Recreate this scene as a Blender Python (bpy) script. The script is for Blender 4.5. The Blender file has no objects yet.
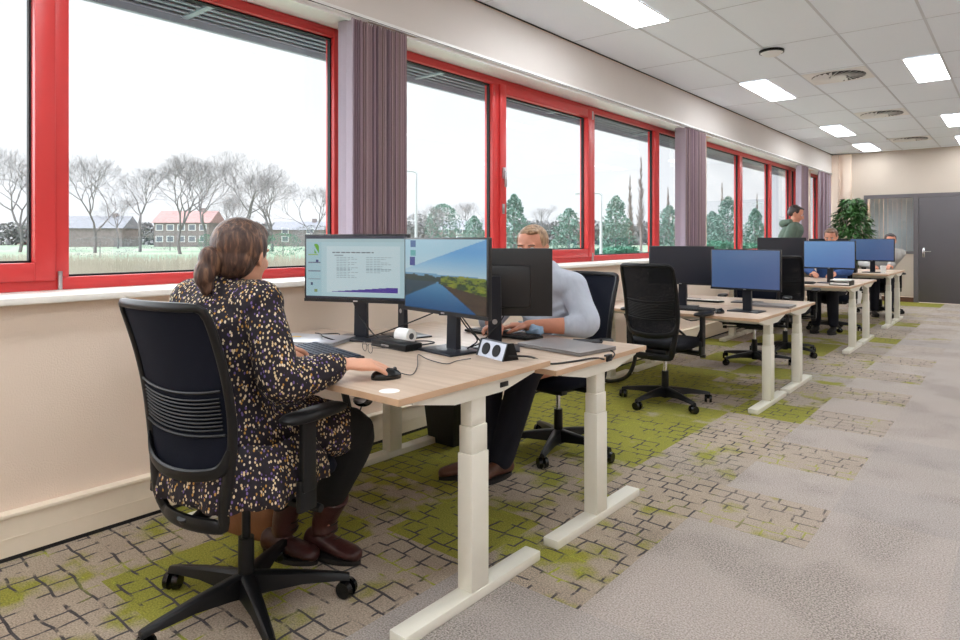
import bpy, bmesh, math, random
from mathutils import Vector, Matrix, Euler, noise
C = bpy.context.scene.collection
random.seed(7)
PI = math.pi
D = math.radians
# ------------------------------------------------------------------ materials
def lin(c):
    return tuple(((v/255)/12.92 if v/255 <= .04045 else ((v/255+.055)/1.055)**2.4) for v in c) + (1.0,)
def newmat(name):
    m = bpy.data.materials.new(name); m.use_nodes = True
    nt = m.node_tree; nt.nodes.clear()
    o = nt.nodes.new('ShaderNodeOutputMaterial')
    return m, nt, o
def N(nt, t, **kw):
    n = nt.nodes.new(t)
    for k, v in kw.items():
        if k.startswith('i_'): n.inputs[k[2:].replace('_', ' ')].default_value = v
        else: setattr(n, k, v)
    return n
def pm(name, col, rough=.5, metal=0, var=.06, scale=30, bump=0, bscale=200, spec=.5, coat=0, sheen=0, stretch=None):
    """plain surface with a little procedural colour variation and bump"""
    m, nt, o = newmat(name)
    b = N(nt, 'ShaderNodeBsdfPrincipled', i_Roughness=rough, i_Metallic=metal)
    b.inputs['Specular IOR Level'].default_value = spec
    b.inputs['Coat Weight'].default_value = coat
    b.inputs['Sheen Weight'].default_value = sheen
    tc = N(nt, 'ShaderNodeTexCoord')
    mp = N(nt, 'ShaderNodeMapping')
    if stretch: mp.inputs['Scale'].default_value = stretch
    nt.links.new(tc.outputs['Object'], mp.inputs[0])
    nz = N(nt, 'ShaderNodeTexNoise', i_Scale=scale, i_Detail=4)
    nt.links.new(mp.outputs[0], nz.inputs['Vector'])
    mx = N(nt, 'ShaderNodeMix', data_type='RGBA')
    c = lin(col)
    mx.inputs[6].default_value = tuple(v*(1-var*2) for v in c[:3]) + (1,)
    mx.inputs[7].default_value = tuple(min(1, v*(1+var*2)) for v in c[:3]) + (1,)
    nt.links.new(nz.outputs['Fac'], mx.inputs[0]); nt.links.new(mx.outputs[2], b.inputs['Base Color'])
    if bump:
        n2 = N(nt, 'ShaderNodeTexNoise', i_Scale=bscale, i_Detail=2)
        nt.links.new(mp.outputs[0], n2.inputs['Vector'])
        bp = N(nt, 'ShaderNodeBump', i_Strength=bump, i_Distance=.01)
        nt.links.new(n2.outputs['Fac'], bp.inputs['Height']); nt.links.new(bp.outputs[0], b.inputs['Normal'])
    nt.links.new(b.outputs[0], o.inputs[0])
    return m
def ramp(nt, stops, interp='LINEAR'):
    r = N(nt, 'ShaderNodeValToRGB'); r.color_ramp.interpolation = interp
    e = r.color_ramp.elements
    while len(e) > 1: e.remove(e[-1])
    e[0].position = stops[0][0]; e[0].color = stops[0][1]
    for p, c in stops[1:]:
        x = e.new(p); x.color = c
    return r
M = {}
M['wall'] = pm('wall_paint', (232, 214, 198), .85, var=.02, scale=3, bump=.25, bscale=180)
M['fwall'] = pm('far_wall_dimmed_paint', (192, 180, 168), .85, var=.02, scale=3)  # wall colour darkened to stand for weaker light at the far end
M['bulk'] = pm('bulkhead_paint', (216, 210, 206), .8, var=.015, scale=3, bump=.08)
M['white'] = pm('white_lacquer', (236, 236, 236), .35, var=.01)
M['sill'] = pm('sill_laminate', (240, 238, 233), .4, var=.01)
M['duct'] = pm('cream_duct_metal', (236, 224, 206), .45, var=.015)
M['red'] = pm('red_window_paint', (204, 58, 58), .35, var=.03, scale=6)
M['gasket'] = pm('black_rubber', (10, 10, 14), .7)
M['steel'] = pm('brushed_metal', (190, 192, 196), .3, 1, var=.03)
M['chrome'] = pm('chrome', (215, 215, 218), .15, 1, var=.01)
M['outsh'] = pm('grey_metal_louvre', (150, 160, 176), .5, var=.05)
M['desk'] = None
M['edge'] = pm('maple_edge_band', (196, 164, 134), .5, var=.05, scale=10)
M['dframe'] = pm('white_desk_frame', (226, 224, 212), .4, var=.01)
M['black'] = pm('black_plastic', (9, 10, 13), .42, spec=.35, var=.05, bump=.05)
M['blackg'] = pm('black_gloss_plastic', (9, 10, 12), .22, var=.04)
M['navy'] = pm('chair_fabric', (14, 18, 32), .9, var=.15, scale=300, bump=.3, bscale=600, sheen=0, spec=.2)
M['bezel'] = pm('monitor_casing', (16, 17, 20), .4, var=.04)
M['stand'] = pm('monitor_stand', (32, 35, 44), .35, .3, var=.04)
M['silver'] = pm('silver_laptop', (176, 178, 184), .35, .6, var=.02)
M['greylap'] = pm('grey_laptop', (140, 136, 136), .4, .4, var=.03)
M['alu'] = pm('socket_aluminium', (150, 152, 160), .35, .6, var=.02)
M['key'] = pm('keycap', (40, 50, 68), .5, var=.1)
M['keyd'] = pm('dark_keycap', (34, 35, 38), .5, var=.1)
M['ceram'] = pm('ceramic', (232, 226, 214), .3, var=.03)
M['paper'] = pm('paper', (240, 240, 238), .8, var=.01)
M['yellow'] = pm('yellow_paper', (236, 190, 60), .8, var=.03)
M['skin'] = pm('skin', (214, 160, 134), .5, var=.06, scale=25, bump=.06, bscale=250)
M['skinr'] = pm('ruddy_skin', (206, 142, 116), .5, var=.07, scale=25, bump=.06, bscale=250)
M['eye'] = pm('eye_white', (196, 190, 186), .2, var=.01)
M['iris'] = pm('iris', (52, 70, 84), .2)
M['lip'] = pm('lips', (178, 104, 96), .5)
M['shirt'] = pm('blue_grey_shirt', (180, 188, 202), .85, var=.05, scale=12, bump=1.0, bscale=18, stretch=(1, 1, .5))
M['jeans'] = pm('navy_trousers', (16, 19, 34), .9, var=.12, scale=60, bump=.2)
M['tights'] = pm('black_tights', (6, 6, 8), .85, var=.1, bump=.2)
M['boot'] = pm('maroon_leather', (62, 30, 28), .4, var=.15, scale=20, bump=.2, bscale=60)
M['shoe'] = pm('brown_leather', (92, 58, 44), .5, var=.12, scale=20, bump=.2, bscale=60)
M['sole'] = pm('rubber_sole', (26, 22, 22), .7)
M['tan'] = pm('tan_leather', (122, 78, 50), .5, var=.12, scale=15, bump=.2, bscale=80)
M['green'] = pm('green_fleece', (88, 104, 92), .95, var=.12, scale=20, bump=.4, bscale=60)
M['bluesw'] = pm('blue_sweater', (52, 84, 140), .9, var=.1, scale=30, bump=.3, bscale=80)
M['cream'] = pm('cream_top', (170, 170, 168), .9, var=.05)
M['bluecl'] = pm('pale_blue_cloth', (150, 178, 208), .85, var=.1, scale=30, bump=.6, bscale=30)
M['darkdoor'] = pm('dark_grey_door', (88, 84, 88), .5, var=.02, scale=5)
M['darkframe'] = pm('grey_door_frame', (98, 94, 98), .5, var=.02)
M['leaf'] = pm('pot_plant_leaf', (62, 106, 54), .4, var=.4, scale=8)
M['bark'] = pm('bark', (128, 124, 126), .9, var=.2, scale=5)
M['barkp'] = pm('pale_bark', (140, 128, 124), .9, var=.2, scale=3)
M['conif'] = pm('conifer_foliage', (116, 144, 134), .9, var=.4, scale=2)  # green paled to put the outdoor haze into the colour
M['bush'] = pm('hedge_foliage', (82, 132, 110), .9, var=.4, scale=1.5)
M['scrub'] = pm('bare_shrub', (142, 142, 144), .9, var=.25, scale=1)
M['reed'] = pm('dry_reed', (176, 168, 154), .9, var=.2, scale=.6)
M['brick'] = pm('house_brick', (146, 136, 136), .9, var=.2, scale=2)  # house colours from here on paled to stand for haze
M['roof'] = pm('red_roof_tile', (168, 132, 130), .8, var=.15, scale=2)
M['groof'] = pm('grey_roof', (138, 140, 148), .8, var=.12, scale=2)
M['hwin'] = pm('house_window_glass', (124, 130, 142), .2)
M['road'] = pm('asphalt', (150, 150, 150), .9, var=.05, scale=1)
M['lampm'] = pm('lamp_post_metal', (190, 194, 198), .5)
M['palebl'] = pm('pale_blind_fabric', (190, 200, 206), .9, var=.05)
M['tile_gap'] = pm('painted_gap_shade', (40, 40, 40), .9)  # dark colour stands in for the shade inside gaps
M['grid'] = pm('ceiling_grid_metal', (208, 212, 220), .5, var=.01)
M['cabblack'] = pm('cable_sheath', (10, 10, 12), .5)
M['cabgrey'] = pm('grey_cable', (70, 70, 74), .5)
M['gold'] = pm('gold', (212, 160, 80), .25, 1)
M['bin'] = pm('bin_plastic', (28, 29, 32), .5, var=.08)

def wood_mat():
    m, nt, o = newmat('maple_desktop')
    b = N(nt, 'ShaderNodeBsdfPrincipled', i_Roughness=.42)
    tc = N(nt, 'ShaderNodeTexCoord'); mp = N(nt, 'ShaderNodeMapping'); mp.inputs['Scale'].default_value = (.7, 14, 1)
    nz = N(nt, 'ShaderNodeTexNoise', i_Scale=3, i_Detail=6, i_Distortion=.4)
    r = ramp(nt, [(.3, lin((184, 162, 142))), (.55, lin((196, 175, 156))), (.75, lin((204, 184, 166)))])
    nt.links.new(tc.outputs['Object'], mp.inputs[0]); nt.links.new(mp.outputs[0], nz.inputs['Vector'])
    nt.links.new(nz.outputs['Fac'], r.inputs[0]); nt.links.new(r.outputs[0], b.inputs['Base Color'])
    nt.links.new(b.outputs[0], o.inputs[0]); return m
M['desk'] = wood_mat()
def mesh_back_mat():
    """fine woven chair mesh: dark threads with tiny see-through holes"""
    m, nt, o = newmat('woven_chair_mesh')
    b = N(nt, 'ShaderNodeBsdfPrincipled', i_Roughness=.7); b.inputs['Base Color'].default_value = lin((15, 17, 25))
    b.inputs['Specular IOR Level'].default_value = .25
    tr = N(nt, 'ShaderNodeBsdfTransparent'); mx = N(nt, 'ShaderNodeMixShader')
    tc = N(nt, 'ShaderNodeTexCoord'); w = N(nt, 'ShaderNodeTexVoronoi', i_Scale=260)
    r = ramp(nt, [(.0, (.6,)*3+(1,)), (.22, (.1,)*3+(1,)), (.3, (0, 0, 0, 1))])
    nt.links.new(tc.outputs['Object'], w.inputs['Vector']); nt.links.new(w.outputs['Distance'], r.inputs[0])
    nt.links.new(r.outputs[0], mx.inputs[0]); nt.links.new(b.outputs[0], mx.inputs[1]); nt.links.new(tr.outputs[0], mx.inputs[2])
    nt.links.new(mx.outputs[0], o.inputs[0]); return m
M['mesh'] = mesh_back_mat()
def dress_mat():
    m, nt, o = newmat('speckled_dress_fabric')
    b = N(nt, 'ShaderNodeBsdfPrincipled', i_Roughness=.85)
    tc = N(nt, 'ShaderNodeTexCoord')
    mp = N(nt, 'ShaderNodeMapping'); mp.inputs['Scale'].default_value = (1, 1, .62); mp.inputs['Rotation'].default_value = (.5, .4, .3)
    nt.links.new(tc.outputs['Object'], mp.inputs[0])
    v = N(nt, 'ShaderNodeTexVoronoi', i_Scale=125)
    r = ramp(nt, [(.0, (1, 1, 1, 1)), (.36, (1, 1, 1, 1)), (.42, (0, 0, 0, 1))])
    sep = N(nt, 'ShaderNodeSeparateColor')
    rc = ramp(nt, [(.0, lin((214, 192, 150))), (.28, lin((222, 206, 178))), (.5, lin((188, 140, 66))), (.62, lin((104, 84, 140))), (.78, lin((28, 22, 38))), (1, lin((28, 22, 38)))], 'CONSTANT')
    nt.links.new(mp.outputs[0], v.inputs['Vector']); nt.links.new(v.outputs['Distance'], r.inputs[0])
    nt.links.new(v.outputs['Color'], sep.inputs[0]); nt.links.new(sep.outputs[0], rc.inputs[0])
    mx = N(nt, 'ShaderNodeMix', data_type='RGBA'); mx.inputs[6].default_value = lin((26, 18, 28))
    nt.links.new(r.outputs[0], mx.inputs[0]); nt.links.new(rc.outputs[0], mx.inputs[7])
    nt.links.new(mx.outputs[2], b.inputs['Base Color'])
    nz = N(nt, 'ShaderNodeTexNoise', i_Scale=16, i_Detail=2)
    bp = N(nt, 'ShaderNodeBump', i_Strength=.7, i_Distance=.03)
    nt.links.new(tc.outputs['Object'], nz.inputs['Vector']); nt.links.new(nz.outputs['Fac'], bp.inputs['Height']); nt.links.new(bp.outputs[0], b.inputs['Normal'])
    nt.links.new(b.outputs[0], o.inputs[0]); return m
M['dress'] = dress_mat()
def hair_mat(name, a, b_, c_):
    m, nt, o = newmat(name)
    b = N(nt, 'ShaderNodeBsdfPrincipled', i_Roughness=.5)
    tc = N(nt, 'ShaderNodeTexCoord'); mp = N(nt, 'ShaderNodeMapping'); mp.inputs['Scale'].default_value = (70, 70, 14); mp.inputs['Rotation'].default_value = (.7, .5, .4)
    nz = N(nt, 'ShaderNodeTexNoise', i_Scale=1, i_Detail=4, i_Distortion=.6)
    r = ramp(nt, [(.3, lin(a)), (.52, lin(b_)), (.7, lin(c_))])
    nt.links.new(tc.outputs['Object'], mp.inputs[0]); nt.links.new(mp.outputs[0], nz.inputs['Vector'])
    nt.links.new(nz.outputs['Fac'], r.inputs[0]); nt.links.new(r.outputs[0], b.inputs['Base Color'])
    bp = N(nt, 'ShaderNodeBump', i_Strength=.6, i_Distance=.01)
    nt.links.new(nz.outputs['Fac'], bp.inputs['Height']); nt.links.new(bp.outputs[0], b.inputs['Normal'])
    nt.links.new(b.outputs[0], o.inputs[0]); return m
M['hairw'] = hair_mat('brown_hair', (46, 28, 24), (78, 54, 44), (128, 94, 70))
M['hairm'] = hair_mat('sandy_hair', (112, 84, 62), (158, 126, 96), (190, 160, 128))
M['haird'] = hair_mat('dark_hair', (24, 18, 18), (44, 34, 32), (60, 46, 42))
M['hairb'] = hair_mat('brown_short_hair', (74, 52, 42), (110, 80, 62), (140, 104, 80))
def blind_mat():
    m, nt, o = newmat('mauve_blind_fabric')
    b = N(nt, 'ShaderNodeBsdfPrincipled', i_Roughness=.85)
    at = N(nt, 'ShaderNodeAttribute', attribute_name='tint')
    tc = N(nt, 'ShaderNodeTexCoord'); nz = N(nt, 'ShaderNodeTexNoise', i_Scale=120, i_Detail=3)
    mx = N(nt, 'ShaderNodeMix', data_type='RGBA', blend_type='MULTIPLY'); mx.inputs[0].default_value = .15
    nt.links.new(tc.outputs['Object'], nz.inputs['Vector'])
    nt.links.new(at.outputs['Color'], mx.inputs[6]); nt.links.new(nz.outputs['Fac'], mx.inputs[7]); nt.links.new(mx.outputs[2], b.inputs['Base Color'])
    tl = N(nt, 'ShaderNodeBsdfTranslucent'); nt.links.new(mx.outputs[2], tl.inputs[0])
    ms = N(nt, 'ShaderNodeMixShader'); ms.inputs[0].default_value = .25
    nt.links.new(b.outputs[0], ms.inputs[1]); nt.links.new(tl.outputs[0], ms.inputs[2]); nt.links.new(ms.outputs[0], o.inputs[0]); return m
M['blind'] = blind_mat()
def glass_mat():
    m, nt, o = newmat('window_glass')
    tr = N(nt, 'ShaderNodeBsdfTransparent'); tr.inputs[0].default_value = (.97, .98, .98, 1)
    gl = N(nt, 'ShaderNodeBsdfGlossy'); gl.inputs['Roughness'].default_value = .0
    lw = N(nt, 'ShaderNodeLayerWeight'); lw.inputs[0].default_value = .5
    pw = N(nt, 'ShaderNodeMath', operation='POWER'); pw.inputs[1].default_value = 5
    ma = N(nt, 'ShaderNodeMath', operation='MULTIPLY_ADD'); ma.inputs[1].default_value = .9; ma.inputs[2].default_value = .04
    nt.links.new(lw.outputs['Facing'], pw.inputs[0]); nt.links.new(pw.outputs[0], ma.inputs[0]); mx = N(nt, 'ShaderNodeMixShader')
    nt.links.new(ma.outputs[0], mx.inputs[0]); nt.links.new(tr.outputs[0], mx.inputs[1]); nt.links.new(gl.outputs[0], mx.inputs[2]); nt.links.new(mx.outputs[0], o.inputs[0]); return m
M['glass'] = glass_mat()
def emit_mat(name, col, s):
    m, nt, o = newmat(name); e = N(nt, 'ShaderNodeEmission', i_Strength=s); e.inputs[0].default_value = col
    nt.links.new(e.outputs[0], o.inputs[0]); return m
LIGHT = 5.0
M['lamp'] = emit_mat('led_diffuser', (.94, .975, 1, 1), LIGHT)
M['led'] = emit_mat('power_led', (.9, .95, 1, 1), 1.5)
def screen_mat():
    m, nt, o = newmat('screen_picture'); at = N(nt, 'ShaderNodeAttribute', attribute_name='pic')
    e = N(nt, 'ShaderNodeEmission', i_Strength=.175); g = N(nt, 'ShaderNodeBsdfGlossy'); g.inputs['Roughness'].default_value = .25; g.inputs[0].default_value = (.05, .05, .05, 1)
    ad = N(nt, 'ShaderNodeAddShader')
    nt.links.new(at.outputs['Color'], e.inputs[0]); nt.links.new(e.outputs[0], ad.inputs[0]); nt.links.new(g.outputs[0], ad.inputs[1]); nt.links.new(ad.outputs[0], o.inputs[0]); return m
M['screen'] = screen_mat()
M['screenoff'] = pm('dark_screen', (20, 23, 34), .3, var=.02)
def ceil_mat():
    m, nt, o = newmat('mineral_ceiling_tile')
    b = N(nt, 'ShaderNodeBsdfPrincipled', i_Roughness=.95)
    tc = N(nt, 'ShaderNodeTexCoord'); nz = N(nt, 'ShaderNodeTexNoise', i_Scale=260, i_Detail=2)
    r = ramp(nt, [(.3, lin((236, 243, 255))), (.6, lin((242, 248, 255)))])
    nt.links.new(tc.outputs['Object'], nz.inputs['Vector']); nt.links.new(nz.outputs['Fac'], r.inputs[0]); nt.links.new(r.outputs[0], b.inputs['Base Color'])
    nt.links.new(b.outputs[0], o.inputs[0]); return m
M['ceil'] = ceil_mat()
def carpet_mat():
    m, nt, o = newmat('carpet_tiles')
    L = nt.links.new
    b = N(nt, 'ShaderNodeBsdfPrincipled', i_Roughness=.95); b.inputs['Specular IOR Level'].default_value = .2
    tc = N(nt, 'ShaderNodeTexCoord')
    at = N(nt, 'ShaderNodeAttribute', attribute_name='tile'); sep = N(nt, 'ShaderNodeSeparateColor'); L(at.outputs['Color'], sep.inputs[0])
    def math_(op, a, b2=None, clamp=False):
        n = N(nt, 'ShaderNodeMath', operation=op, use_clamp=clamp)
        for i, v in enumerate((a, b2)):
            if v is None: continue
            if isinstance(v, (int, float)): n.inputs[i].default_value = v
            else: L(v, n.inputs[i])
        return n.outputs[0]
    def mixc(f, a, c):
        n = N(nt, 'ShaderNodeMix', data_type='RGBA')
        for i, v in ((0, f), (6, a), (7, c)):
            if isinstance(v, (tuple, float, int)): n.inputs[i].default_value = v
            else: L(v, n.inputs[i])
        return n.outputs[2]
    def noise_(scale, detail=3, vec=None):
        n = N(nt, 'ShaderNodeTexNoise', i_Scale=scale, i_Detail=detail); L(vec or tc.outputs['Object'], n.inputs['Vector']); return n
    # warped coordinates for the pavers
    wv = noise_(5, 2); sub = N(nt, 'ShaderNodeVectorMath', operation='SUBTRACT'); sub.inputs[1].default_value = (.5, .5, .5); L(wv.outputs['Color'], sub.inputs[0])
    scl = N(nt, 'ShaderNodeVectorMath', operation='SCALE'); scl.inputs['Scale'].default_value = .045; L(sub.outputs[0], scl.inputs[0])
    add = N(nt, 'ShaderNodeVectorMath', operation='ADD'); L(tc.outputs['Object'], add.inputs[0]); L(scl.outputs[0], add.inputs[1])
    br = N(nt, 'ShaderNodeTexBrick', i_Scale=1.0); br.offset = .32; br.squash = .85; br.squash_frequency = 3
    br.inputs['Brick Width'].default_value = .098; br.inputs['Row Height'].default_value = .080; br.inputs['Mortar Size'].default_value = .0058; br.inputs['Mortar Smooth'].default_value = .35
    L(add.outputs[0], br.inputs['Vector'])
    mort = br.outputs['Fac']
    gapn = noise_(9, 3); gap = ramp(nt, [(.42, (0, 0, 0, 1)), (.50, (1, 1, 1, 1))]); L(gapn.outputs['Fac'], gap.inputs[0])
    line = math_('MULTIPLY', math_('MULTIPLY', mort, gap.outputs[0]), sep.outputs[0], True)
    # pile noise
    pile = noise_(170, 3); pr = ramp(nt, [(.34, (.5,)*3+(1,)), (.5, (.95,)*3+(1,)), (.66, (1.35,)*3+(1,))]); L(pile.outputs['Fac'], pr.inputs[0])
    big = noise_(1.3, 3)
    base = mixc(big.outputs['Fac'], lin((168, 157, 149)), lin((188, 178, 172)))
    base = mixc(sep.outputs[2], base, lin((160, 155, 153)))
    base2 = mixc(noise_(7, 4).outputs['Fac'], lin((156, 140, 122)), lin((188, 171, 150)))
    base = mixc(math_('MULTIPLY', sep.outputs[0], .8), base, base2)
    # mottled darker flecks on the plain tiles
    fl = noise_(2.2, 5); flr = ramp(nt, [(.5, (0, 0, 0, 1)), (.62, (1, 1, 1, 1))]); L(fl.outputs['Fac'], flr.inputs[0])
    sp = noise_(150, 2); spr = ramp(nt, [(.5, (0, 0, 0, 1)), (.56, (1, 1, 1, 1))]); L(sp.outputs['Fac'], spr.inputs[0])
    base = mixc(math_('MULTIPLY', math_('MULTIPLY', flr.outputs[0], spr.outputs[0]), .6), base, lin((110, 102, 96)))
    # green
    gn = noise_(4.5, 5); gsum = math_('ADD', gn.outputs['Fac'], math_('MULTIPLY', sep.outputs[1], .62)); gr = ramp(nt, [(.66, (0, 0, 0, 1)), (.78, (1, 1, 1, 1))]); L(gsum, gr.inputs[0])
    gcol = mixc(noise_(1.1, 2).outputs['Fac'], lin((160, 152, 44)), lin((134, 142, 58)))
    gf = math_('MULTIPLY', gr.outputs[0], math_('GREATER_THAN', sep.outputs[1], .01))
    base = mixc(math_('MULTIPLY', gf, .92), base, gcol)
    # joint colour: charcoal, here and there lime
    jn = noise_(3.3, 2); jr = ramp(nt, [(.56, (0, 0, 0, 1)), (.62, (1, 1, 1, 1))]); L(jn.outputs['Fac'], jr.inputs[0])
    jcol = mixc(jr.outputs[0], lin((78, 74, 76)), lin((160, 164, 66)))
    base = mixc(line, base, jcol)
    mul = N(nt, 'ShaderNodeMix', data_type='RGBA', blend_type='MULTIPLY'); mul.inputs[0].default_value = .7; L(base, mul.inputs[6]); L(pr.outputs[0], mul.inputs[7])
    L(mul.outputs[2], b.inputs['Base Color'])
    bp = N(nt, 'ShaderNodeBump', i_Strength=.5, i_Distance=.01); L(pile.outputs['Fac'], bp.inputs['Height']); L(bp.outputs[0], b.inputs['Normal'])
    L(b.outputs[0], o.inputs[0]); return m
M['carpet'] = carpet_mat()
def lawn_mat():
    m, nt, o = newmat('field')
    b = N(nt, 'ShaderNodeBsdfPrincipled', i_Roughness=1)
    tc = N(nt, 'ShaderNodeTexCoord'); nz = N(nt, 'ShaderNodeTexNoise', i_Scale=.06, i_Detail=5)
    r = ramp(nt, [(.3, lin((156, 152, 140))), (.5, lin((126, 144, 122))), (.65, lin((108, 138, 112)))])
    nt.links.new(tc.outputs['Object'], nz.inputs['Vector']); nt.links.new(nz.outputs['Fac'], r.inputs[0]); nt.links.new(r.outputs[0], b.inputs['Base Color'])
    nt.links.new(b.outputs[0], o.inputs[0]); return m
M['lawn'] = lawn_mat()

# ------------------------------------------------------------------ mesh helpers
def smooth(bm, ang=35):
    for f in bm.faces: f.smooth = True
    for e in bm.edges:
        if len(e.link_faces) == 2 and e.calc_face_angle(0) > D(ang): e.smooth = False
class MB:
    def __init__(s): s.bm = bmesh.new()
    def box(s, c, d, rot=None, bev=0):
        r = bmesh.ops.create_cube(s.bm, size=1); v = r['verts']
        bmesh.ops.scale(s.bm, vec=d, verts=v)
        if bev:
            es = list({e for x in v for e in x.link_edges})
            rb = bmesh.ops.bevel(s.bm, geom=es, offset=bev, segments=2, affect='EDGES', profile=.5)
            v = [x for x in rb['verts']]
            v = list({x for f in rb['faces'] for x in f.verts} | set(v))
            # include all verts connected
            seen = set(v); st = list(v)
            while st:
                q = st.pop()
                for e in q.link_edges:
                    w = e.other_vert(q)
                    if w not in seen: seen.add(w); st.append(w)
            v = list(seen)
        if rot is not None:
            if not isinstance(rot, Matrix): rot = Euler(rot).to_matrix()
            bmesh.ops.rotate(s.bm, cent=(0, 0, 0), matrix=rot, verts=v)
        bmesh.ops.translate(s.bm, vec=c, verts=v); return s
    def b2(s, lo, hi, bev=0):
        return s.box([(a+b)/2 for a, b in zip(lo, hi)], [abs(b-a) for a, b in zip(lo, hi)], None, bev)
    def cyl(s, p0, p1, r0, r1=None, seg=20, caps=True):
        r1 = r0 if r1 is None else r1
        p0 = Vector(p0); p1 = Vector(p1); d = p1-p0
        q = d.to_track_quat('Z', 'Y').to_matrix().to_4x4()
        bmesh.ops.create_cone(s.bm, cap_ends=caps, segments=seg, radius1=r0, radius2=r1, depth=d.length, matrix=Matrix.Translation((p0+p1)/2) @ q); return s
    def sph(s, c, r, seg=16, sc=(1, 1, 1), rot=None):
        m = Matrix.Translation(c) @ (rot.to_4x4() if rot is not None else Matrix.Identity(4)) @ Matrix.Diagonal((sc[0], sc[1], sc[2], 1))
        bmesh.ops.create_uvsphere(s.bm, u_segments=seg, v_segments=max(8, seg*2//3), radius=r, matrix=m); return s
    def rings(s, rings, close=True, caps=True):
        vs = [[s.bm.verts.new(p) for p in r] for r in rings]
        n = len(vs[0])
        for a, b in zip(vs, vs[1:]):
            for i in range(n if close else n-1):
                j = (i+1) % n
                s.bm.faces.new((a[i], a[j], b[j], b[i]))
        if caps and close:
            s.bm.faces.new(list(reversed(vs[0]))); s.bm.faces.new(vs[-1])
        return s
    def tube(s, pts, r, seg=10, sub=6, flat=1.0, side=None, caps=True):
        """smooth tube through points; r float or list; flat = ratio of 2nd radius"""
        P = [Vector(p) for p in pts]; R = r if isinstance(r, (list, tuple)) else [r]*len(P)
        path, rad = [], []
        n = len(P)
        for i in range(n-1):
            a = P[max(i-1, 0)]; b = P[i]; c = P[i+1]; d = P[min(i+2, n-1)]
            k = sub if n > 2 else 1
            for j in range(k):
                t = j/k
                path.append(.5*((2*b)+(c-a)*t+(2*a-5*b+4*c-d)*t*t+(3*b-a-3*c+d)*t**3)); rad.append(R[i]*(1-t)+R[i+1]*t)
        path.append(P[-1]); rad.append(R[-1])
        up = Vector(side) if side is not None else Vector((0, 0, 1))
        rings = []; prev = None
        for i, p in enumerate(path):
            t = (path[min(i+1, len(path)-1)]-path[max(i-1, 0)])
            if t.length < 1e-9: t = Vector((0, 0, 1))
            t.normalize()
            if side is not None: x = (up - t*up.dot(t))
            elif prev is None:
                x = up.cross(t)
                if x.length < .1: x = Vector((1, 0, 0)).cross(t)
            else: x = prev - t*prev.dot(t)
            if x.length < 1e-5: x = t.orthogonal()
            x.normalize(); prev = x; y = t.cross(x)
            rings.append([p + x*math.cos(a)*rad[i] + y*math.sin(a)*rad[i]*flat for a in [2*PI*k/seg for k in range(seg)]])
        return s.rings(rings, True, caps)
    def prism(s, poly, z0, z1, axis='z'):
        def P(x, y, z): return {'z': (x, y, z), 'x': (z, x, y), 'y': (x, z, y)}[axis]
        a = [s.bm.verts.new(P(x, y, z0)) for x, y in poly]; b = [s.bm.verts.new(P(x, y, z1)) for x, y in poly]
        n = len(poly)
        s.bm.faces.new(list(reversed(a))); s.bm.faces.new(b)
        for i in range(n): s.bm.faces.new((a[i], a[(i+1) % n], b[(i+1) % n], b[i]))
        return s
    def quad(s, pts):
        s.bm.faces.new([s.bm.verts.new(p) for p in pts]); return s
    def xf(s, m):
        bmesh.ops.transform(s.bm, matrix=m, verts=s.bm.verts); return s
    def build(s, name, mat, parent=None, sm=True, ang=35, loc=None, rot=None, sub=0, recalc=True):
        if recalc: bmesh.ops.recalc_face_normals(s.bm, faces=s.bm.faces)
        if sm: smooth(s.bm, ang)
        me = bpy.data.meshes.new(name); s.bm.to_mesh(me); s.bm.free()
        me.materials.append(mat)
        o = bpy.data.objects.new(name, me); C.objects.link(o)
        if parent: o.parent = parent
        if loc: o.location = loc
        if rot: o.rotation_euler = rot
        if sub:
            md = o.modifiers.new('sub', 'SUBSURF'); md.levels = sub; md.render_levels = sub
        return o
def tag(o, label, cat, group=None, kind=None):
    o['label'] = label; o['category'] = cat
    if group: o['group'] = group
    if kind: o['kind'] = kind
    return o
def struct(o, label=None):
    o['kind'] = 'structure'
    if label: o['label'] = label
    return o
def thing(name, label, cat, loc=(0, 0, 0), rz=0, group=None):
    o = bpy.data.objects.new(name, None); C.objects.link(o); o.empty_display_size = .1
    o.location = loc; o.rotation_euler = (0, 0, rz)
    return tag(o, label, cat, group)
KIDS = {}
def copy_tree(o, loc=None, rz=None, label=None, parent=None):
    c = o.copy(); C.objects.link(c)
    if parent is not None: c.parent = parent
    if loc is not None: c.location = loc
    if rz is not None: c.rotation_euler = (0, 0, rz)
    if label: c['label'] = label
    for ch in ALL(o): copy_tree(ch, parent=c)
    return c
def ALL(o): return [x for x in list(bpy.data.objects) if x.parent == o]

# ------------------------------------------------------------------ room
H = 2.918; YF = 14.9; XR = 7.8; YB = -3.2; T = .467
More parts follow.
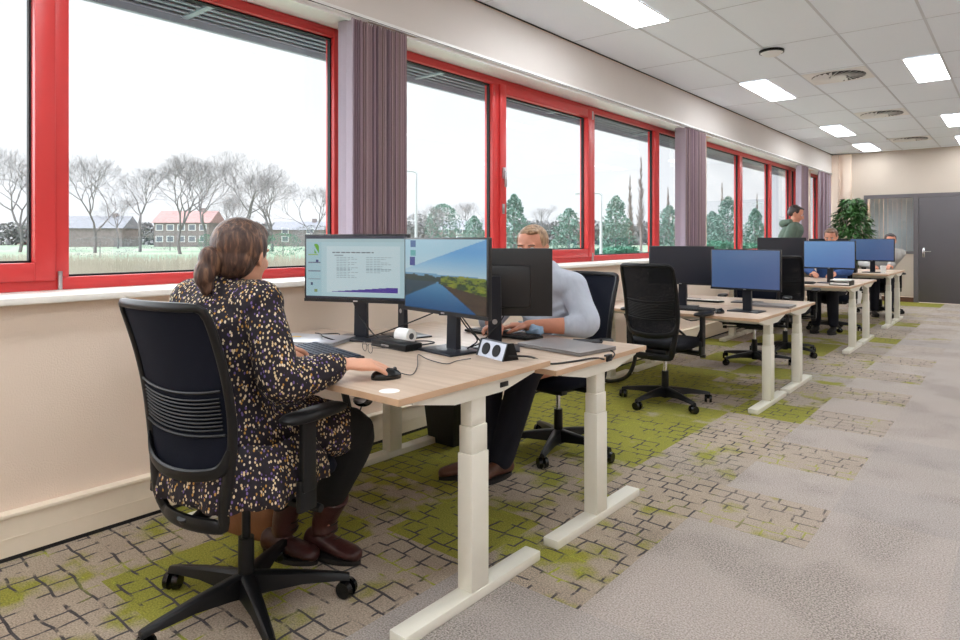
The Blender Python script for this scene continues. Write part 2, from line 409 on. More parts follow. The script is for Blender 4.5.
# floor as carpet tiles, pattern data in a colour attribute
def build_floor():
    x0, y0 = -0.0, YB
    nx = int(XR/T)+1; j0 = int(math.floor(YB/T)); j1 = int(YF/T)+1
    bm = bmesh.new(); lay = bm.loops.layers.float_color.new('tile')
    rnd = random.Random(3)
    ends = {}
    for j in range(j0, j1+1):
        if j < 4: e = 3
        elif j < 6: e = 4
        else: e = 5 if j % 2 == 0 else 4
        ends[j] = e
    full = {(1, 2): 1, (0, 3): .62, (1, 3): .5, (0, 2): .22, (2, 4): 1, (0, 4): .5, (1, 4): .35, (0, 5): .9, (1, 5): .8, (0, 6): .9, (1, 6): .75, (1, 7): .95, (0, 7): .9, (2, 7): .7, (2, 6): .35, (2, 5): .3,
            (0, 8): .8, (1, 8): .8, (2, 8): .7, (0, 9): .8, (1, 9): .8, (2, 9): .6, (3, 10): 1.0, (0, 10): .9, (1, 10): .8, (0, 11): .7, (1, 11): .6, (2, 11): .5, (0, 12): .8, (1, 12): .9, (2, 13): .6,
            (1, 14): .7, (2, 16): .8, (1, 17): 1, (2, 17): .9, (0, 16): .8, (3, 19): .9, (2, 20): .8, (1, 18): .5, (2, 22): .8, (3, 23): .5, (1, 24): .8}
    for i in range(nx):
        for j in range(j0, j1+1):
            p = 1.0 if i < ends[j] else 0.0
            if i == ends[j]-1 and j > 5: p = .75
            if j > 9: p *= .8
            if i == 2 and j == 9: p = .3
            if j > 12 and rnd.random() < .35: p *= .4
            g = full.get((i, j), 0.0 if (p == 0 or rnd.random() < .4) else rnd.uniform(.05, .3))
            if j == 30 or j == 31: g = .95; p = .3
            if i == 4 and p > 0: g = min(g, .12)
            tone = rnd.random()*.55 if rnd.random() < .5 else rnd.random()*.15
            a, b_ = max(i*T, 0), min((i+1)*T, XR); c, d = max(j*T, YB), min((j+1)*T, YF)
            if b_ <= a or d <= c: continue
            f = bm.faces.new([bm.verts.new(q) for q in ((a, c, 0), (b_, c, 0), (b_, d, 0), (a, d, 0))])
            for l in f.loops: l[lay] = (p, g, tone, 1)
    bmesh.ops.remove_doubles(bm, verts=bm.verts, dist=1e-5)
    ex = bmesh.ops.extrude_face_region(bm, geom=[]) if False else None
    me = bpy.data.meshes.new('floor'); bm.to_mesh(me); bm.free(); me.materials.append(M['carpet'])
    o = bpy.data.objects.new('floor', me); C.objects.link(o); struct(o, 'grey-beige carpet tiles with paver pattern and moss green patches')
build_floor()
struct(MB().b2((0, YB, H), (XR, YF, H+.05)).build('ceiling', M['ceil'], sm=False), 'white suspended tile ceiling')
# ceiling grid
g = MB()
for k in range(1, 13):
    x = .6*k+.01
    g.b2((x-.009, YB, H-.004), (x+.009, YF, H+.002))
k = -6
while 4.86+1.22*k < YF:
    y = 4.86+1.22*k
    if y > YB: g.b2((0, y-.0035, H-.0025), (XR, y+.0035, H+.002))
    k += 1
struct(g.build('trim_1', M['grid'], sm=False), 'ceiling grid bars')
struct(MB().b2((0, YB, H-.008), (.007, YF, H)).build('trim_2', M['tile_gap'], sm=False), 'dark strip painted for the shaded gap along ceiling edge')
WIN = [(-2.6, 2.575), (2.98, 8.02), (8.38, 13.1), (13.75, 14.78)]
XW = -.34; ZS = .968; ZT = 2.517
w = MB()
w.b2((XW, YB, 0), (0, YF+.2, ZS))
w.b2((XW, YB, ZT), (-.004, YF+.2, H+.05))
ed = [YB] + [v for a in WIN for v in a] + [YF+.2]
for a, b in zip(ed[::2], ed[1::2]): w.b2((XW, a, ZS), (-.155, b, ZT))
struct(w.build('wall_left', M['wall'], sm=False), 'window wall painted warm white')
struct(MB().b2((-.0035, YB, ZT), (.0, YF, H-.018)).build('trim_3', M['bulk'], sm=False), 'bulkhead face above the windows')
# soffit of reveal in white + blind track
s_ = MB()
for a, b in WIN: s_.b2((-.25, a, ZT-.006), (-.005, b, ZT+.001))
struct(s_.build('trim_4', M['white'], sm=False), 'white window head lining')
tr = MB(); tr.b2((.001, YB, ZT-.006), (.012, YF-.02, ZT+.022), .002); tr.b2((-.04, YB, ZT-.022), (-.012, YF-.02, ZT-.006))
struct(tr.build('trim_5', M['white']), 'white blind track along the bulkhead')
tr = MB(); tr.b2((.0125, YB, ZT-.002), (.014, YF-.02, ZT+.002))
struct(tr.build('trim_6', M['tile_gap'], sm=False), 'dark groove of the blind track')
si = MB(); si.b2((-.335, YB, ZS), (.055, YF-.01, ZS+.03), .006)
struct(si.build('trim_7', M['sill']), 'white window sill')
b = MB(); b.b2((0, YB, .018), (.045, YF-.01, .165)); b.b2((0, YB, .165), (.052, YF-.01, .18), .003); b.b2((.0, YB, .085), (.047, YF-.01, .088))
for y in (.6, 3.4, 6.2, 9, 11.8): b.b2((0, y, .02), (.0465, y+.003, .165))
struct(b.build('baseboard_left', M['duct']), 'cream cable duct along the window wall')
struct(MB().b2((0, YB, 0), (.04, YF-.01, .018)).build('baseboard_gap', M['tile_gap'], sm=False))
bpy.data.objects['baseboard_gap'].name = 'trim_8'
# duct socket outlet under the desk
so = thing('wall_socket', 'cream double socket on the cable duct under the nearest desk', 'socket', (.0475, 2.33, .12))
MB().box((.004, 0, 0), (.008, .16, .07), bev=.003).build('plate', M['ceram'], so)
for y_ in (-.035, .035): MB().cyl((.006, y_, 0), (.0095, y_, 0), .02).build('socket_hole', M['bezel'], so)
# windows -------------------------------------------------------------
XG = -.30   # glass plane
def frame_rect(mb, y0, y1, z0, z1, wd, x0, x1, bev=.004):
    mb.b2((x0, y0, z0), (x1, y0+wd, z1), bev); mb.b2((x0, y1-wd, z0), (x1, y1, z1), bev)
    mb.b2((x0, y0+wd-.001, z0), (x1, y1-wd+.001, z0+wd), bev); mb.b2((x0, y0+wd-.001, z1-wd), (x1, y1-wd+.001, z1), bev)
def window(n, y0, y1, mulls, sashes, label):
    z0, z1 = ZS+.03, ZT-.006
    root = bpy.data.objects.new('window_%d' % n, None); C.objects.link(root); struct(root, label)
    mb = MB(); wd = .055
    frame_rect(mb, y0, y1, z0, z1, wd, XG-.04, XG+.045)
    for a, b in mulls: mb.b2((XG-.04, a, z0+wd), (XG+.045, b, z1-wd), .004)
    mb.build('window_frame', M['red'], root)
    edges = [y0+wd]+[v for m in mulls for v in m]+[y1-wd]
    for i, (a, b) in enumerate(zip(edges[::2], edges[1::2])):
        za, zb = z0+wd, z1-wd
        if i in sashes:
            sb = MB(); frame_rect(sb, a-.012, b+.012, za-.012, zb+.012, .078, XG-.03, XG+.062)
            sa = sb.build('sash', M['red'], root); a += .066; b -= .066; za += .066; zb -= .066
            side = sashes[i]
            yy = a-.045 if side < 0 else b+.045
            if abs(side) == 1:
                MB().box((XG+.07, yy, 1.75), (.018, .03, .09), bev=.003).box((XG+.088, yy, 1.70), (.016, .022, .13), bev=.005).build('window_handle', M['steel'], sa)
                MB().box((XG+.066, yy, 1.46), (.012, .028, .08), bev=.003).build('lock_plate', M['steel'], sa)
            yh = b+.085 if side < 0 else a-.085
            if side == -2: yh = b+.095
            for zz in (1.04, 2.42): MB().cyl((XG+.062, yh, zz-.04), (XG+.062, yh, zz+.04), .009).build('hinge', M['steel'], sa)
        gk = MB(); frame_rect(gk, a-.003, b+.003, za-.003, zb+.003, .012, XG-.012, XG+.014, 0); gk.build('gasket', M['gasket'], root)
        MB().b2((XG-.003, a, za), (XG+.003, b, zb)).build('pane', M['glass'], root, sm=False)
    return root
window(1, WIN[0][0], WIN[0][1], [(-1.2, -1.14), (1.0, 1.07)], {1: -2}, 'nearest red framed window band')
window(2, WIN[1][0], WIN[1][1], [(4.08, 4.17), (5.6, 5.69), (7.05, 7.18)], {1: -1}, 'second red framed window with opening sash')
window(3, WIN[2][0], WIN[2][1], [(9.97, 10.1), (11.46, 11.58), (12.72, 12.8)], {}, 'third red framed window')
window(4, WIN[3][0], WIN[3][1], [], {}, 'farthest red framed window')
# sun-shade louvre outside
lv = MB()
for a, b in [(YB, YF+.5)]:
    for k in range(7):
        x = -.42-.075*k
        lv.box((x-.03, (a+b)/2, 2.56), (.074, b-a, .006), (0, D(14), 0))
    lv.b2((-.93, a, 2.515), (-.90, b, 2.60)); lv.b2((-.40, a, 2.52), (-.37, b, 2.58))
    y = -2
    while y < YF:
        lv.box((-.65, y, 2.56), (.5, .04, .03)); lv.box((-.62, y+.1, 2.62), (.55, .03, .03), (0, 0, .5)); y += 1.95
    lv.b2((-.9, a, 2.6), (-.36, b, 2.62))
struct(lv.build('trim_9', M['outsh'], sm=False), 'grey metal sun-shade louvre outside above the windows')
# other walls
struct(MB().b2((XR, YB, 0), (XR+.1, YF+.1, H)).build('wall_right', M['wall'], sm=False))
struct(MB().b2((XW, YB-.1, 0), (XR+.1, YB, H)).build('wall_back', M['wall'], sm=False))
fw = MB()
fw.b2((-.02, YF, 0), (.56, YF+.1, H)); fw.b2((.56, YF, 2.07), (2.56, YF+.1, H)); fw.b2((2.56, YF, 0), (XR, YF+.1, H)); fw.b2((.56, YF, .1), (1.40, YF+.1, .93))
struct(fw.build('wall_far', M['fwall'], sm=False), 'far wall of the office, cream darkened for weaker light')
cb = MB(); cb.b2((.0, YF-.14, 0), (.12, YF-.001, H-.02)); cb.b2((.125, YF-.1, 0), (.24, YF-.001, H-.02)); cb.b2((.2, YF-.14, 0), (.34, YF-.001, H-.02))
struct(cb.build('trim_10', M['wall'], sm=False), 'boxed-in pipe corner')
fr = MB()
for lo, hi in [((.55, 0), (.60, 2.07)), ((1.38, 0), (1.46, 2.0)), ((2.48, 0), (2.56, 2.07)), ((.6, 2.0), (2.48, 2.07)), ((.6, .92), (1.38, .97))]:
    fr.b2((lo[0], YF-.02, lo[1]), (hi[0], YF+.09, hi[1]))
struct(fr.build('trim_11', M['darkframe'], sm=False), 'dark grey partition frame')
fr = MB(); fr.b2((.56, YF-.012, 0), (1.38, YF, .09)); struct(fr.build('baseboard_far', M['shoe'], sm=False))
struct(MB().b2((.6, YF+.03, .97), (1.38, YF+.04, 2.0)).build('window_5', M['glass'], sm=False), 'interior window beside the grey door')
dr = bpy.data.objects.new('door_1', None); C.objects.link(dr); struct(dr, 'flat dark grey door at the far end')
MB().b2((1.465, YF-.015, .01), (2.475, YF+.03, 1.995), .003).build('door_leaf', M['darkdoor'], dr)
hd = MB(); hd.b2((1.52, YF-.024, .86), (1.56, YF-.015, 1.04), .003); hd.cyl((1.54, YF-.02, .97), (1.54, YF-.06, .97), .01); hd.cyl((1.535, YF-.055, .97), (1.66, YF-.055, .97), .01)
hd.build('door_handle', M['chrome'], dr)
# small room behind the interior window
rb = MB(); rb.b2((-.3, YF+2.2, 0), (2.8, YF+2.3, H)); rb.b2((-.3, YF+.1, 0), (-.2, YF+2.2, H)); rb.b2((2.7, YF+.1, 0), (2.8, YF+2.2, H)); rb.b2((-.3, YF+.1, H-.2), (2.8, YF+2.3, H-.15)); rb.b2((-.3, YF+.1, -.05), (2.8, YF+2.3, 0))
struct(rb.build('wall_meeting_room', M['wall'], sm=False)); bpy.data.objects['wall_meeting_room'].name = 'wall_behind'
# ------------------------------------------------------------------ blinds
def blind(y0, y1, n, label, x0=-.127, broad=1, mauve=0):
    t = thing('vertical_blind', label, 'blind', (0, y0, 1.0))
    bm = bmesh.new(); lay = bm.loops.layers.float_color.new('tint'); rnd = random.Random(int(y0*10))
    cols = [lin((178, 152, 164)), lin((158, 134, 148)), lin((190, 164, 172)), lin((172, 148, 150)), lin((144, 122, 134))]
    L = (y1-y0)
    for k in range(n):
        y = L*k/n
        cc = cols[rnd.randrange(5)]
        if k < broad or rnd.random() < mauve: cc = lin((196, 182, 198))
        dx = rnd.uniform(-.006, .004)
        sw = L/n*1.25
        pts = [(x0, y+.0), (x0*.5, y+.008), (-.002+dx, y+.002), (-.0+dx, y+sw*.35), (-.004+dx, y+sw*.7)]
        for (ax, ay), (bx, by) in zip(pts, pts[1:]):
            f = bm.faces.new([bm.verts.new(q) for q in ((ax, ay, .02), (bx, by, .02), (bx, by, 1.505), (ax, ay, 1.505))])
            for l in f.loops: l[lay] = cc
    bmesh.ops.remove_doubles(bm, verts=bm.verts, dist=1e-6)
    me = bpy.data.meshes.new('slats'); bm.to_mesh(me); bm.free(); me.materials.append(M['blind'])
    o = bpy.data.objects.new('slats', me); C.objects.link(o); o.parent = t
    sd = o.modifiers.new('th', 'SOLIDIFY'); sd.thickness = .0012
    return t
blind(2.45, 2.895, 30, 'brown mauve vertical blind stacked beside the nearest wide window')
blind(7.32, 7.98, 26, 'brown vertical blind stacked between second and third window')
blind(12.42, 12.93, 20, 'narrow vertical blind stacked just behind the person in green', x0=-.09)
blind(13.72, 14.72, 28, 'lilac vertical blind drawn across in the far corner by the plant', x0=-.02, mauve=.45)
bb = thing('vertical_blind', 'pale blinds hanging behind the interior window beside the grey door', 'blind', (.6, YF+.35, .6))
mbb = MB(); rq = random.Random(2)
for k in range(11): mbb.box((.04+.078*k, 0, .75), (.075, .004, 1.5), (0, 0, rq.uniform(-.5, .5)))
mbb.build('slats', M['palebl'], bb, sm=False)
# ------------------------------------------------------------------ ceiling fittings
def ceil_light(x, y, label):
    t = thing('ceiling_light', label, 'ceiling light', (x, y, H-.006), 0, 'recessed ceiling lights')
    f = MB(); frame_rect2 = [(-.15, .15, -.6, -.59), (-.15, .15, .59, .6), (-.15, -.14, -.59, .59), (.14, .15, -.59, .59)]
    for a, b, c, d in frame_rect2: f.b2((a, c, -.004), (b, d, .004))
    f.build('light_frame', M['white'], t, sm=False)
    MB().b2((-.14, -.59, -.003), (.14, .59, .003)).build('diffuser', M['lamp'], t, sm=False)
    return t
lab = {(0, 4.25): 'long white ceiling light, the nearest one, cut by the top of the photo',
       (0, 7.91): 'long ceiling light in the window-side row, beyond the smoke detector',
       (0, 11.58): 'ceiling light in the window-side row, second from the far wall',
       (0, 14.02): 'ceiling light in the window-side row, closest to the far wall',
       (1, 7.91): 'large bright ceiling light beside the nearest air vent, right edge row',
       (1, 11.58): 'ceiling light at the right edge between second and third air vent',
       (1, 14.02): 'small ceiling light at the right edge, closest to the far wall'}
for ci, x in enumerate((.745, 2.26, 4.05, 5.85)):
    for y in (-2.2, .6, 4.25, 7.91, 11.58, 14.02):
        if ci == 3 and y > 12: continue
        ceil_light(x, y, lab.get((ci, y), 'white recessed ceiling light outside the photo, over the open floor'))
def vent(x, y, label):
    t = thing('air_vent', label, 'air vent', (x, y, H-.004), 0, 'round swirl vents')
    MB().b2((-.29, -.29, -.002), (.29, .29, .003)).build('vent_plate', M['white'], t, sm=False)
    MB().cyl((0, 0, -.0035), (0, 0, -.0025), .25, seg=40).build('vent_hole', M['bezel'], t, sm=False)
    f = MB()
    for k in range(24):
        a = 2*PI*k/24
        f.box((math.cos(a)*.165, math.sin(a)*.165, -.009), (.17, .030, .003), Euler((D(28), 0, a+.45)).to_matrix())
    f.cyl((0, 0, -.014), (0, 0, -.004), .075, seg=24)
    f.build('swirl_blades', M['white'], t, sm=False)
vent(1.51, 7.65, 'round swirl air vent in the ceiling, the nearest of three')
vent(1.51, 10.35, 'round swirl air vent in the ceiling, the middle of three')
vent(1.51, 13.3, 'round swirl air vent in the ceiling, nearest the far wall')
sd = thing('smoke_detector', 'black rimmed white smoke detector on the ceiling', 'smoke detector', (1.25, 6.22, H-.005))
MB().cyl((0, 0, -.02), (0, 0, 0), .105, seg=32).build('mounting_ring', M['black'], sd)
MB().cyl((0, 0, -.045), (0, 0, -.021), .06, .095, seg=32).build('detector_head', M['white'], sd)
MB().cyl((0, 0, -.02), (0, 0, 0), .03, seg=20).build('tmp', M['white']).name = 'sprinkler'
sp = bpy.data.objects['sprinkler']; sp.location = (1.22, 13.0, H-.005); tag(sp, 'tiny white ceiling sensor between the two farther vents', 'sensor')

# ------------------------------------------------------------------ desks
def desk(x1, y0, z, label, length=1.4, depth=.78, group='white framed sit-stand desks'):
    """x1 = aisle end, y0 = near long edge"""
    t = thing('office_desk', label, 'desk', (x1-length/2, y0+depth/2, 0), 0, group)
    hl, hd_ = length/2, depth/2
    MB().b2((-hl, -hd_, z-.022), (hl, hd_, z), .002).build('desktop', M['desk'], t)
    eb = MB()
    e = .0015
    eb.b2((-hl-e, -hd_-e, z-.021), (hl+e, -hd_+.0005, z-.001)); eb.b2((-hl-e, hd_-.0005, z-.021), (hl+e, hd_+e, z-.001))
    eb.b2((hl-.0005, -hd_, z-.021), (hl+e, hd_, z-.001)); eb.b2((-hl-e, -hd_, z-.021), (-hl+.0005, hd_, z-.001))
    eb.build('edge_band', M['edge'], t, sm=False)
    for sx in (-1, 1):
        x = sx*(hl-.050)
        f = MB().b2((x-.035, -.355, 0), (x+.035, .355, .035), .004); f.build('foot', M['dframe'], t)
        l = MB()
        zt = z-.06
        zs = .035+(zt-.035)*.70; zm = .035+(zt-.035)*.84
        l.b2((x-.032, -.045, .035), (x+.032, .045, zs), .003); l.b2((x-.0285, -.0415, zs), (x+.0285, .0415, zm), .003); l.b2((x-.025, -.038, zm), (x+.025, .038, zt), .003)
        l.build('leg', M['dframe'], t)
        br = MB(); xo = x+sx*.012
        br.prism([(-.32, z-.023), (.32, z-.023), (.32, z-.034), (.13, z-.072), (-.13, z-.072), (-.32, z-.034)], xo-.02, xo+.02, 'x')
        br.build('bracket', M['dframe'], t, sm=False)
    MB().b2((-hl+.09, -.14, z-.068), (hl-.09, -.10, z-.026), .002).b2((-hl+.09, .10, z-.068), (hl-.09, .14, z-.026), .002).build('crossbeam', M['dframe'], t)
    cb = MB()
    for k in range(3): cb.tube([(-.45+.3*k, .16, z-.07), (-.3+.3*k, .17, z-.12), (-.15+.3*k, .16, z-.07)], .006, seg=6, sub=4)
    cb.b2((-.5, .15, z-.10), (.45, .30, z-.095)); cb.b2((-.5, .30, z-.10), (.45, .304, z-.03))
    cb.build('cable_tray', M['cabblack'], t, sm=False)
    return t
XD = 1.6
d1 = desk(XD, 1.315, .755, 'nearest desk with two lit monitors, where the woman sits', depth=.79)
d2 = desk(XD+.01, 2.135, .712, 'second desk, lower, where the man in the pale shirt sits')
d3 = desk(XD, 4.68, .668, 'third desk, with the unused dark and blue monitors and an empty chair')
d4 = desk(XD, 5.475, .668, 'fourth desk, back to back behind the third, empty chair on its far side')
d5 = desk(XD, 7.76, .712, 'fifth desk, carrying the wide blue monitor before the seated person')
d6 = desk(XD, 8.56, .712, 'sixth desk, where the person with only hair showing sits')
d7 = desk(XD, 10.25, .735, 'seventh desk, near half of the pair closest to the far wall')
d8 = desk(XD, 11.05, .735, 'eighth desk, the farthest one, where the dark haired person sits')
MB().box((0, 0, 0), (.006, .045, .018), bev=.002).build('height_switch', M['black'], d1, loc=(.683, .13, .755-.048))
MB().cyl((0, 0, 0), (0, 0, .0006), .032, seg=24).build('desk_sticker', M['paper'], d1, loc=(.60, -.34, .755))
MB().box((0, 0, .0), (.02, .045, .03), bev=.004).build('cable_clip', M['black'], d2, loc=(.700, .02, .705))
# ------------------------------------------------------------------ chairs
def chair(label, loc, rz, seat_z=.47, col='navy', arms=True):
    t = thing('office_chair', label, 'chair', loc, rz, 'black swivel chairs')
    for k in range(5):
        a = 2*PI*k/5 + D(116)
        ca, sa = math.cos(a), math.sin(a)
        l = MB()
        R = Matrix.Rotation(a, 4, 'Z')
        rings = []
        for r_, zt, zb, wd in ((.02, .125, .055, .032), (.06, .122, .062, .030), (.18, .108, .072, .024), (.30, .088, .066, .019), (.335, .08, .06, .016)):
            rings.append([R @ Vector(p) for p in ((r_, -wd, zb), (r_, wd, zb), (r_, wd*.75, zt-.006), (r_, wd*.4, zt), (r_, -wd*.4, zt), (r_, -wd*.75, zt-.006))])
        l.rings(rings)
        leg = l.build('base_leg', M['black'], t)
        c = MB(); cx, cy = ca*.325, sa*.325
        q = random.uniform(0, PI)
        u = Vector((math.cos(q), math.sin(q), 0))
        for s in (-1, 1): c.cyl(Vector((cx, cy, .031))+u*.008*s, Vector((cx, cy, .031))+u*.026*s, .031, .027, seg=18)
        c.cyl((cx, cy, .03), (cx, cy, .068), .01, seg=10)
        c.build('caster', M['blackg'], leg)
    MB().cyl((0, 0, .045), (0, 0, .24), .027, .025).build('column_sleeve', M['black'], t)
    MB().cyl((0, 0, .24), (0, 0, seat_z-.08), .014).build('gas_column', M['black'] if col == 'navy' and seat_z > .46 else M['chrome'], t)
    z = seat_z
    mb = MB(); mb.box((0, -.02, z-.075), (.17, .27, .05), bev=.012); mb.box((0, .12, z-.07), (.30, .05, .03), bev=.006); mb.tube([(-.27, 0, z-.06), (-.14, 0, z-.07), (.14, 0, z-.07), (.27, 0, z-.06)], .018, seg=8, sub=3, flat=.6)
    mb.build('mechanism', M['black'], t)
    MB().tube([(.08, .03, z-.085), (.17, .04, z-.09), (.25, .05, z-.095)], .006, seg=8).cyl((.25, .05, z-.095), (.285, .052, z-.096), .016, .013).build('lever', M['black'], t)
    # seat cushion
    s = MB(); n = 28; lay = [(-.045, .86), (-.03, .97), (-.008, 1.0), (.012, .97), (.022, .85), (.026, .55)]
    rings = []
    for dz, k in lay:
        ring = []
        for i in range(n):
            a = 2*PI*i/n; ca, sa = math.cos(a), math.sin(a)
            e = .45
            x = .236*k*math.copysign(abs(ca)**e, ca); y = .222*k*math.copysign(abs(sa)**e, sa)+.015
            ring.append((x, y+.01, z+dz-(.02*max(0, (y-.12)/.12)**2)))
        rings.append(ring)
    s.rings(rings); s.build('seat', M[col], t, ang=60)
    # backrest surface
    def B(u, v, off=0):
        w = .148+.056*min(1, max(0, v+.14)/.5)**.8 if v < .36 else .204-.002*((v-.36)/.64)
        zz = z-.035+.60*v; v0 = v; v = max(v, 0)
        y = -.215 + .03*math.sin(v*PI*.9) - .10*v**1.6 - .035
        y += .035*u*u + (.03*(-v0/.14)**1.5 if v0 < 0 else 0)
        return Vector((u*w, y-off, zz))
    # frame tube round the outline, thick flat section
    def outline(uu, va, vb, m=10):
        pts = [B(-uu, va+(vb-va)*i/m) for i in range(m+1)]
        pts += [B(-uu+2*uu*i/8, vb) for i in range(1, 8)]
        pts += [B(uu, vb-(vb-va)*i/m) for i in range(m+1)]
        pts += [B(uu-2*uu*i/8, va) for i in range(1, 8)]
        return pts
    O = outline(1.0, -.12, 1.0)
    cen = sum(O, Vector())/len(O)
    f = MB(); rings = []
    nO = len(O)
    for i, p in enumerate(O):
        tg = (O[(i+1) % nO]-O[i-1]).normalized(); nrm = Vector((0, -1, 0)); out = tg.cross(nrm).normalized()
        if out.dot(p-cen) < 0: out = -out
        lowk = max(0, 1-(p.z-z)/.25)
        wi = .018+.014*lowk; th = .013
        rings.append([p+nrm*th-out*.004, p+nrm*th*.5+out*.012, p-nrm*th*.5+out*.012, p-nrm*th-out*.0, p-nrm*th*.7-out*wi, p+nrm*th*.8-out*wi])
    vs = [[f.bm.verts.new(q) for q in r] for r in rings]
    for i in range(nO):
        a, b_ = vs[i], vs[(i+1) % nO]
        for k in range(6): f.bm.faces.new((a[k], a[(k+1) % 6], b_[(k+1) % 6], b_[k]))
    f.build('backrest_frame', M['black'], t, ang=50, sub=1)
    g = MB(); nu, nv = 14, 22
    grid = [[g.bm.verts.new(B(-.95+1.9*i/nu, .17+.81*j/nv)) for i in range(nu+1)] for j in range(nv+1)]
    for j in range(nv):
        for i in range(nu): g.bm.faces.new((grid[j][i], grid[j][i+1], grid[j+1][i+1], grid[j+1][i]))
    bmsh = g.build('backrest_mesh', M['mesh'] if col == 'mesh' else M[col], t, recalc=False)
    # lumbar band with ribs behind the mesh
    lb = MB()
    for r_ in range(9):
        v = .40+.019*r_
        half = .86-.0*r_
        lb.tube([B(-half+2*half*i/8, v+.028*(1-((-1+2*i/8)**2))*(-1)+.0*i, .006) for i in range(9)], .0028, seg=6, sub=2)
    for v0 in (.375, .59):
        lb.tube([B(-.9+1.8*i/8, v0-.028*(1-((-1+2*i/8)**2)), .007) for i in range(9)], .004, seg=6, sub=2)
    lb.build('lumbar_support', M['black'], t)
    # lower back plate and spine
    sp_ = MB()
    sp_.tube([B(-.97, .30, .004), B(-.86, .20, .010), B(-.5, .165, .014), B(0, .155, .016), B(.5, .165, .014), B(.86, .20, .010), B(.97, .30, .004)], [.012, .018, .020, .020, .020, .018, .012], seg=10, flat=.5, side=(0, -.2, 1))
    sp_.tube([(-.0, -.06, z-.075), (0, -.12, z-.08), B(0, -.13, -.02), B(0, -.08, .0)], [.035, .034, .03, .02], seg=10, flat=.45, side=(1, 0, 0))
    sp_.build('back_support', M['black'], t)
    if arms:
        for sx in (-1, 1):
            a = MB()
            a.box((sx*.285, -.01, z-.03), (.022, .07, .10), bev=.006)
            a.box((sx*.29, -.01, z+.09), (.026, .055, .22), bev=.008)
            a.box((sx*.2, 0, z-.065), (.17, .05, .02), bev=.005)
            ar = a.build('armrest', M['black'], t)
            p = MB(); n = 20; rr = []
            for dz, k in ((-.012, .8), (-.006, .97), (.004, 1), (.012, .9), (.016, .6)):
                rr.append([(sx*.29+.043*k*math.copysign(abs(math.cos(q))**.6, math.cos(q)), .02+.13*k*math.copysign(abs(math.sin(q))**.6, math.sin(q)), z+.212+dz) for q in [2*PI*i/n for i in range(n)]])
            p.rings(rr); p.build('armrest_pad', M['black'], ar, ang=60)
    return t
R_ = random.Random(5)
c1 = chair('black swivel chair the woman in the speckled dress sits on', (1.025, 1.17, 0), D(9), .47, 'navy')
c2 = chair('swivel chair with navy back behind the man in the pale shirt', (.93, 3.20, 0), D(180-8), .445, 'navy')
c3 = chair('empty black mesh chair in front of the third desk, back to camera', (.95, 4.62, 0), D(-2), .47, 'mesh')
c4 = copy_tree(c2, (.98, 6.62, 0), D(180+12), 'empty chair facing the camera on the far side of the fourth desk')
c5 = copy_tree(c3, (1.05, 7.42, 0), D(6), 'empty black chair in front of the fifth desk, back to the camera')
c6 = copy_tree(c2, (1.02, 9.75, 0), D(182), 'chair of the seated person hidden behind the wide blue monitor')
c7 = copy_tree(c2, (1.22, 12.25, 0), D(205), 'chair of the dark haired person at the farthest desk')
# ------------------------------------------------------------------ monitors
def picture(fn, w, h, nx, ny):
    bm = bmesh.new(); lay = bm.loops.layers.float_color.new('pic')
    V = [[bm.verts.new((-w/2+w*i/nx, 0, -h/2+h*j/ny)) for i in range(nx+1)] for j in range(ny+1)]
    for j in range(ny):
        for i in range(nx):
            f = bm.faces.new((V[j][i], V[j][i+1], V[j+1][i+1], V[j+1][i])); c = lin(fn((i+.5)/nx, (j+.5)/ny))
            for l in f.loops: l[lay] = c
    me = bpy.data.meshes.new('screen'); bm.to_mesh(me); bm.free(); me.materials.append(M['screen']); return me
def slide(u, v):
    if v < .035: return (40, 44, 60) if u < .93 else (70, 76, 96)
    if v > .955: return (60, 66, 84)
    if v > .90: return (176, 204, 210)
    if u < .16:
        if .02 < u < .15:
            if .72 < v < .87 and .085 < u < .13 and ((u-.1)*8+(v-.8)*3) % .5 < .34: return (104, 176, 44)
            if abs(v-.70) < .008 and u < .12: return (150, 190, 110)
            if (abs(v-.60) < .02 and .10 < u < .125): return (50, 60, 120)
            if abs(v-.575) < .008 or abs(v-.435) < .008: return (110, 120, 140)
            if abs(v-.23) < .022 and .045 < u < .07: return (50, 60, 100)
            if abs(v-.12) < .022 and .085 < u < .115: return (130, 150, 90)
            if abs(v-.31) < .006: return (150, 170, 180)
        return (170, 206, 216)
    if .21 < u < .93 and .10 < v < .84:
        if u > .25 and .105 < v < .19 and v < .112+.09*(u-.25)/.66 and u < .91: return (84, 66, 158)
        if abs(v-.735) < .01 and .27 < u < .68 and (int(u*140) % 7): return (110, 120, 130)
        if abs(v-.69) < .006 and .29 < u < .38: return (150, 165, 172)
        for k in range(13):
            if abs(v-(.655-.026*k)) < .005:
                e = .48+.05*math.sin(k*2.3); f = .80+.06*math.cos(k*1.7)
                if .31 < u < e and (int(u*160) % 6): return (150, 172, 180)
                if .60 < u < f and k < 10 and (int(u*170) % 6): return (150, 172, 180)
        return (204, 226, 232)
    return (184, 214, 222)
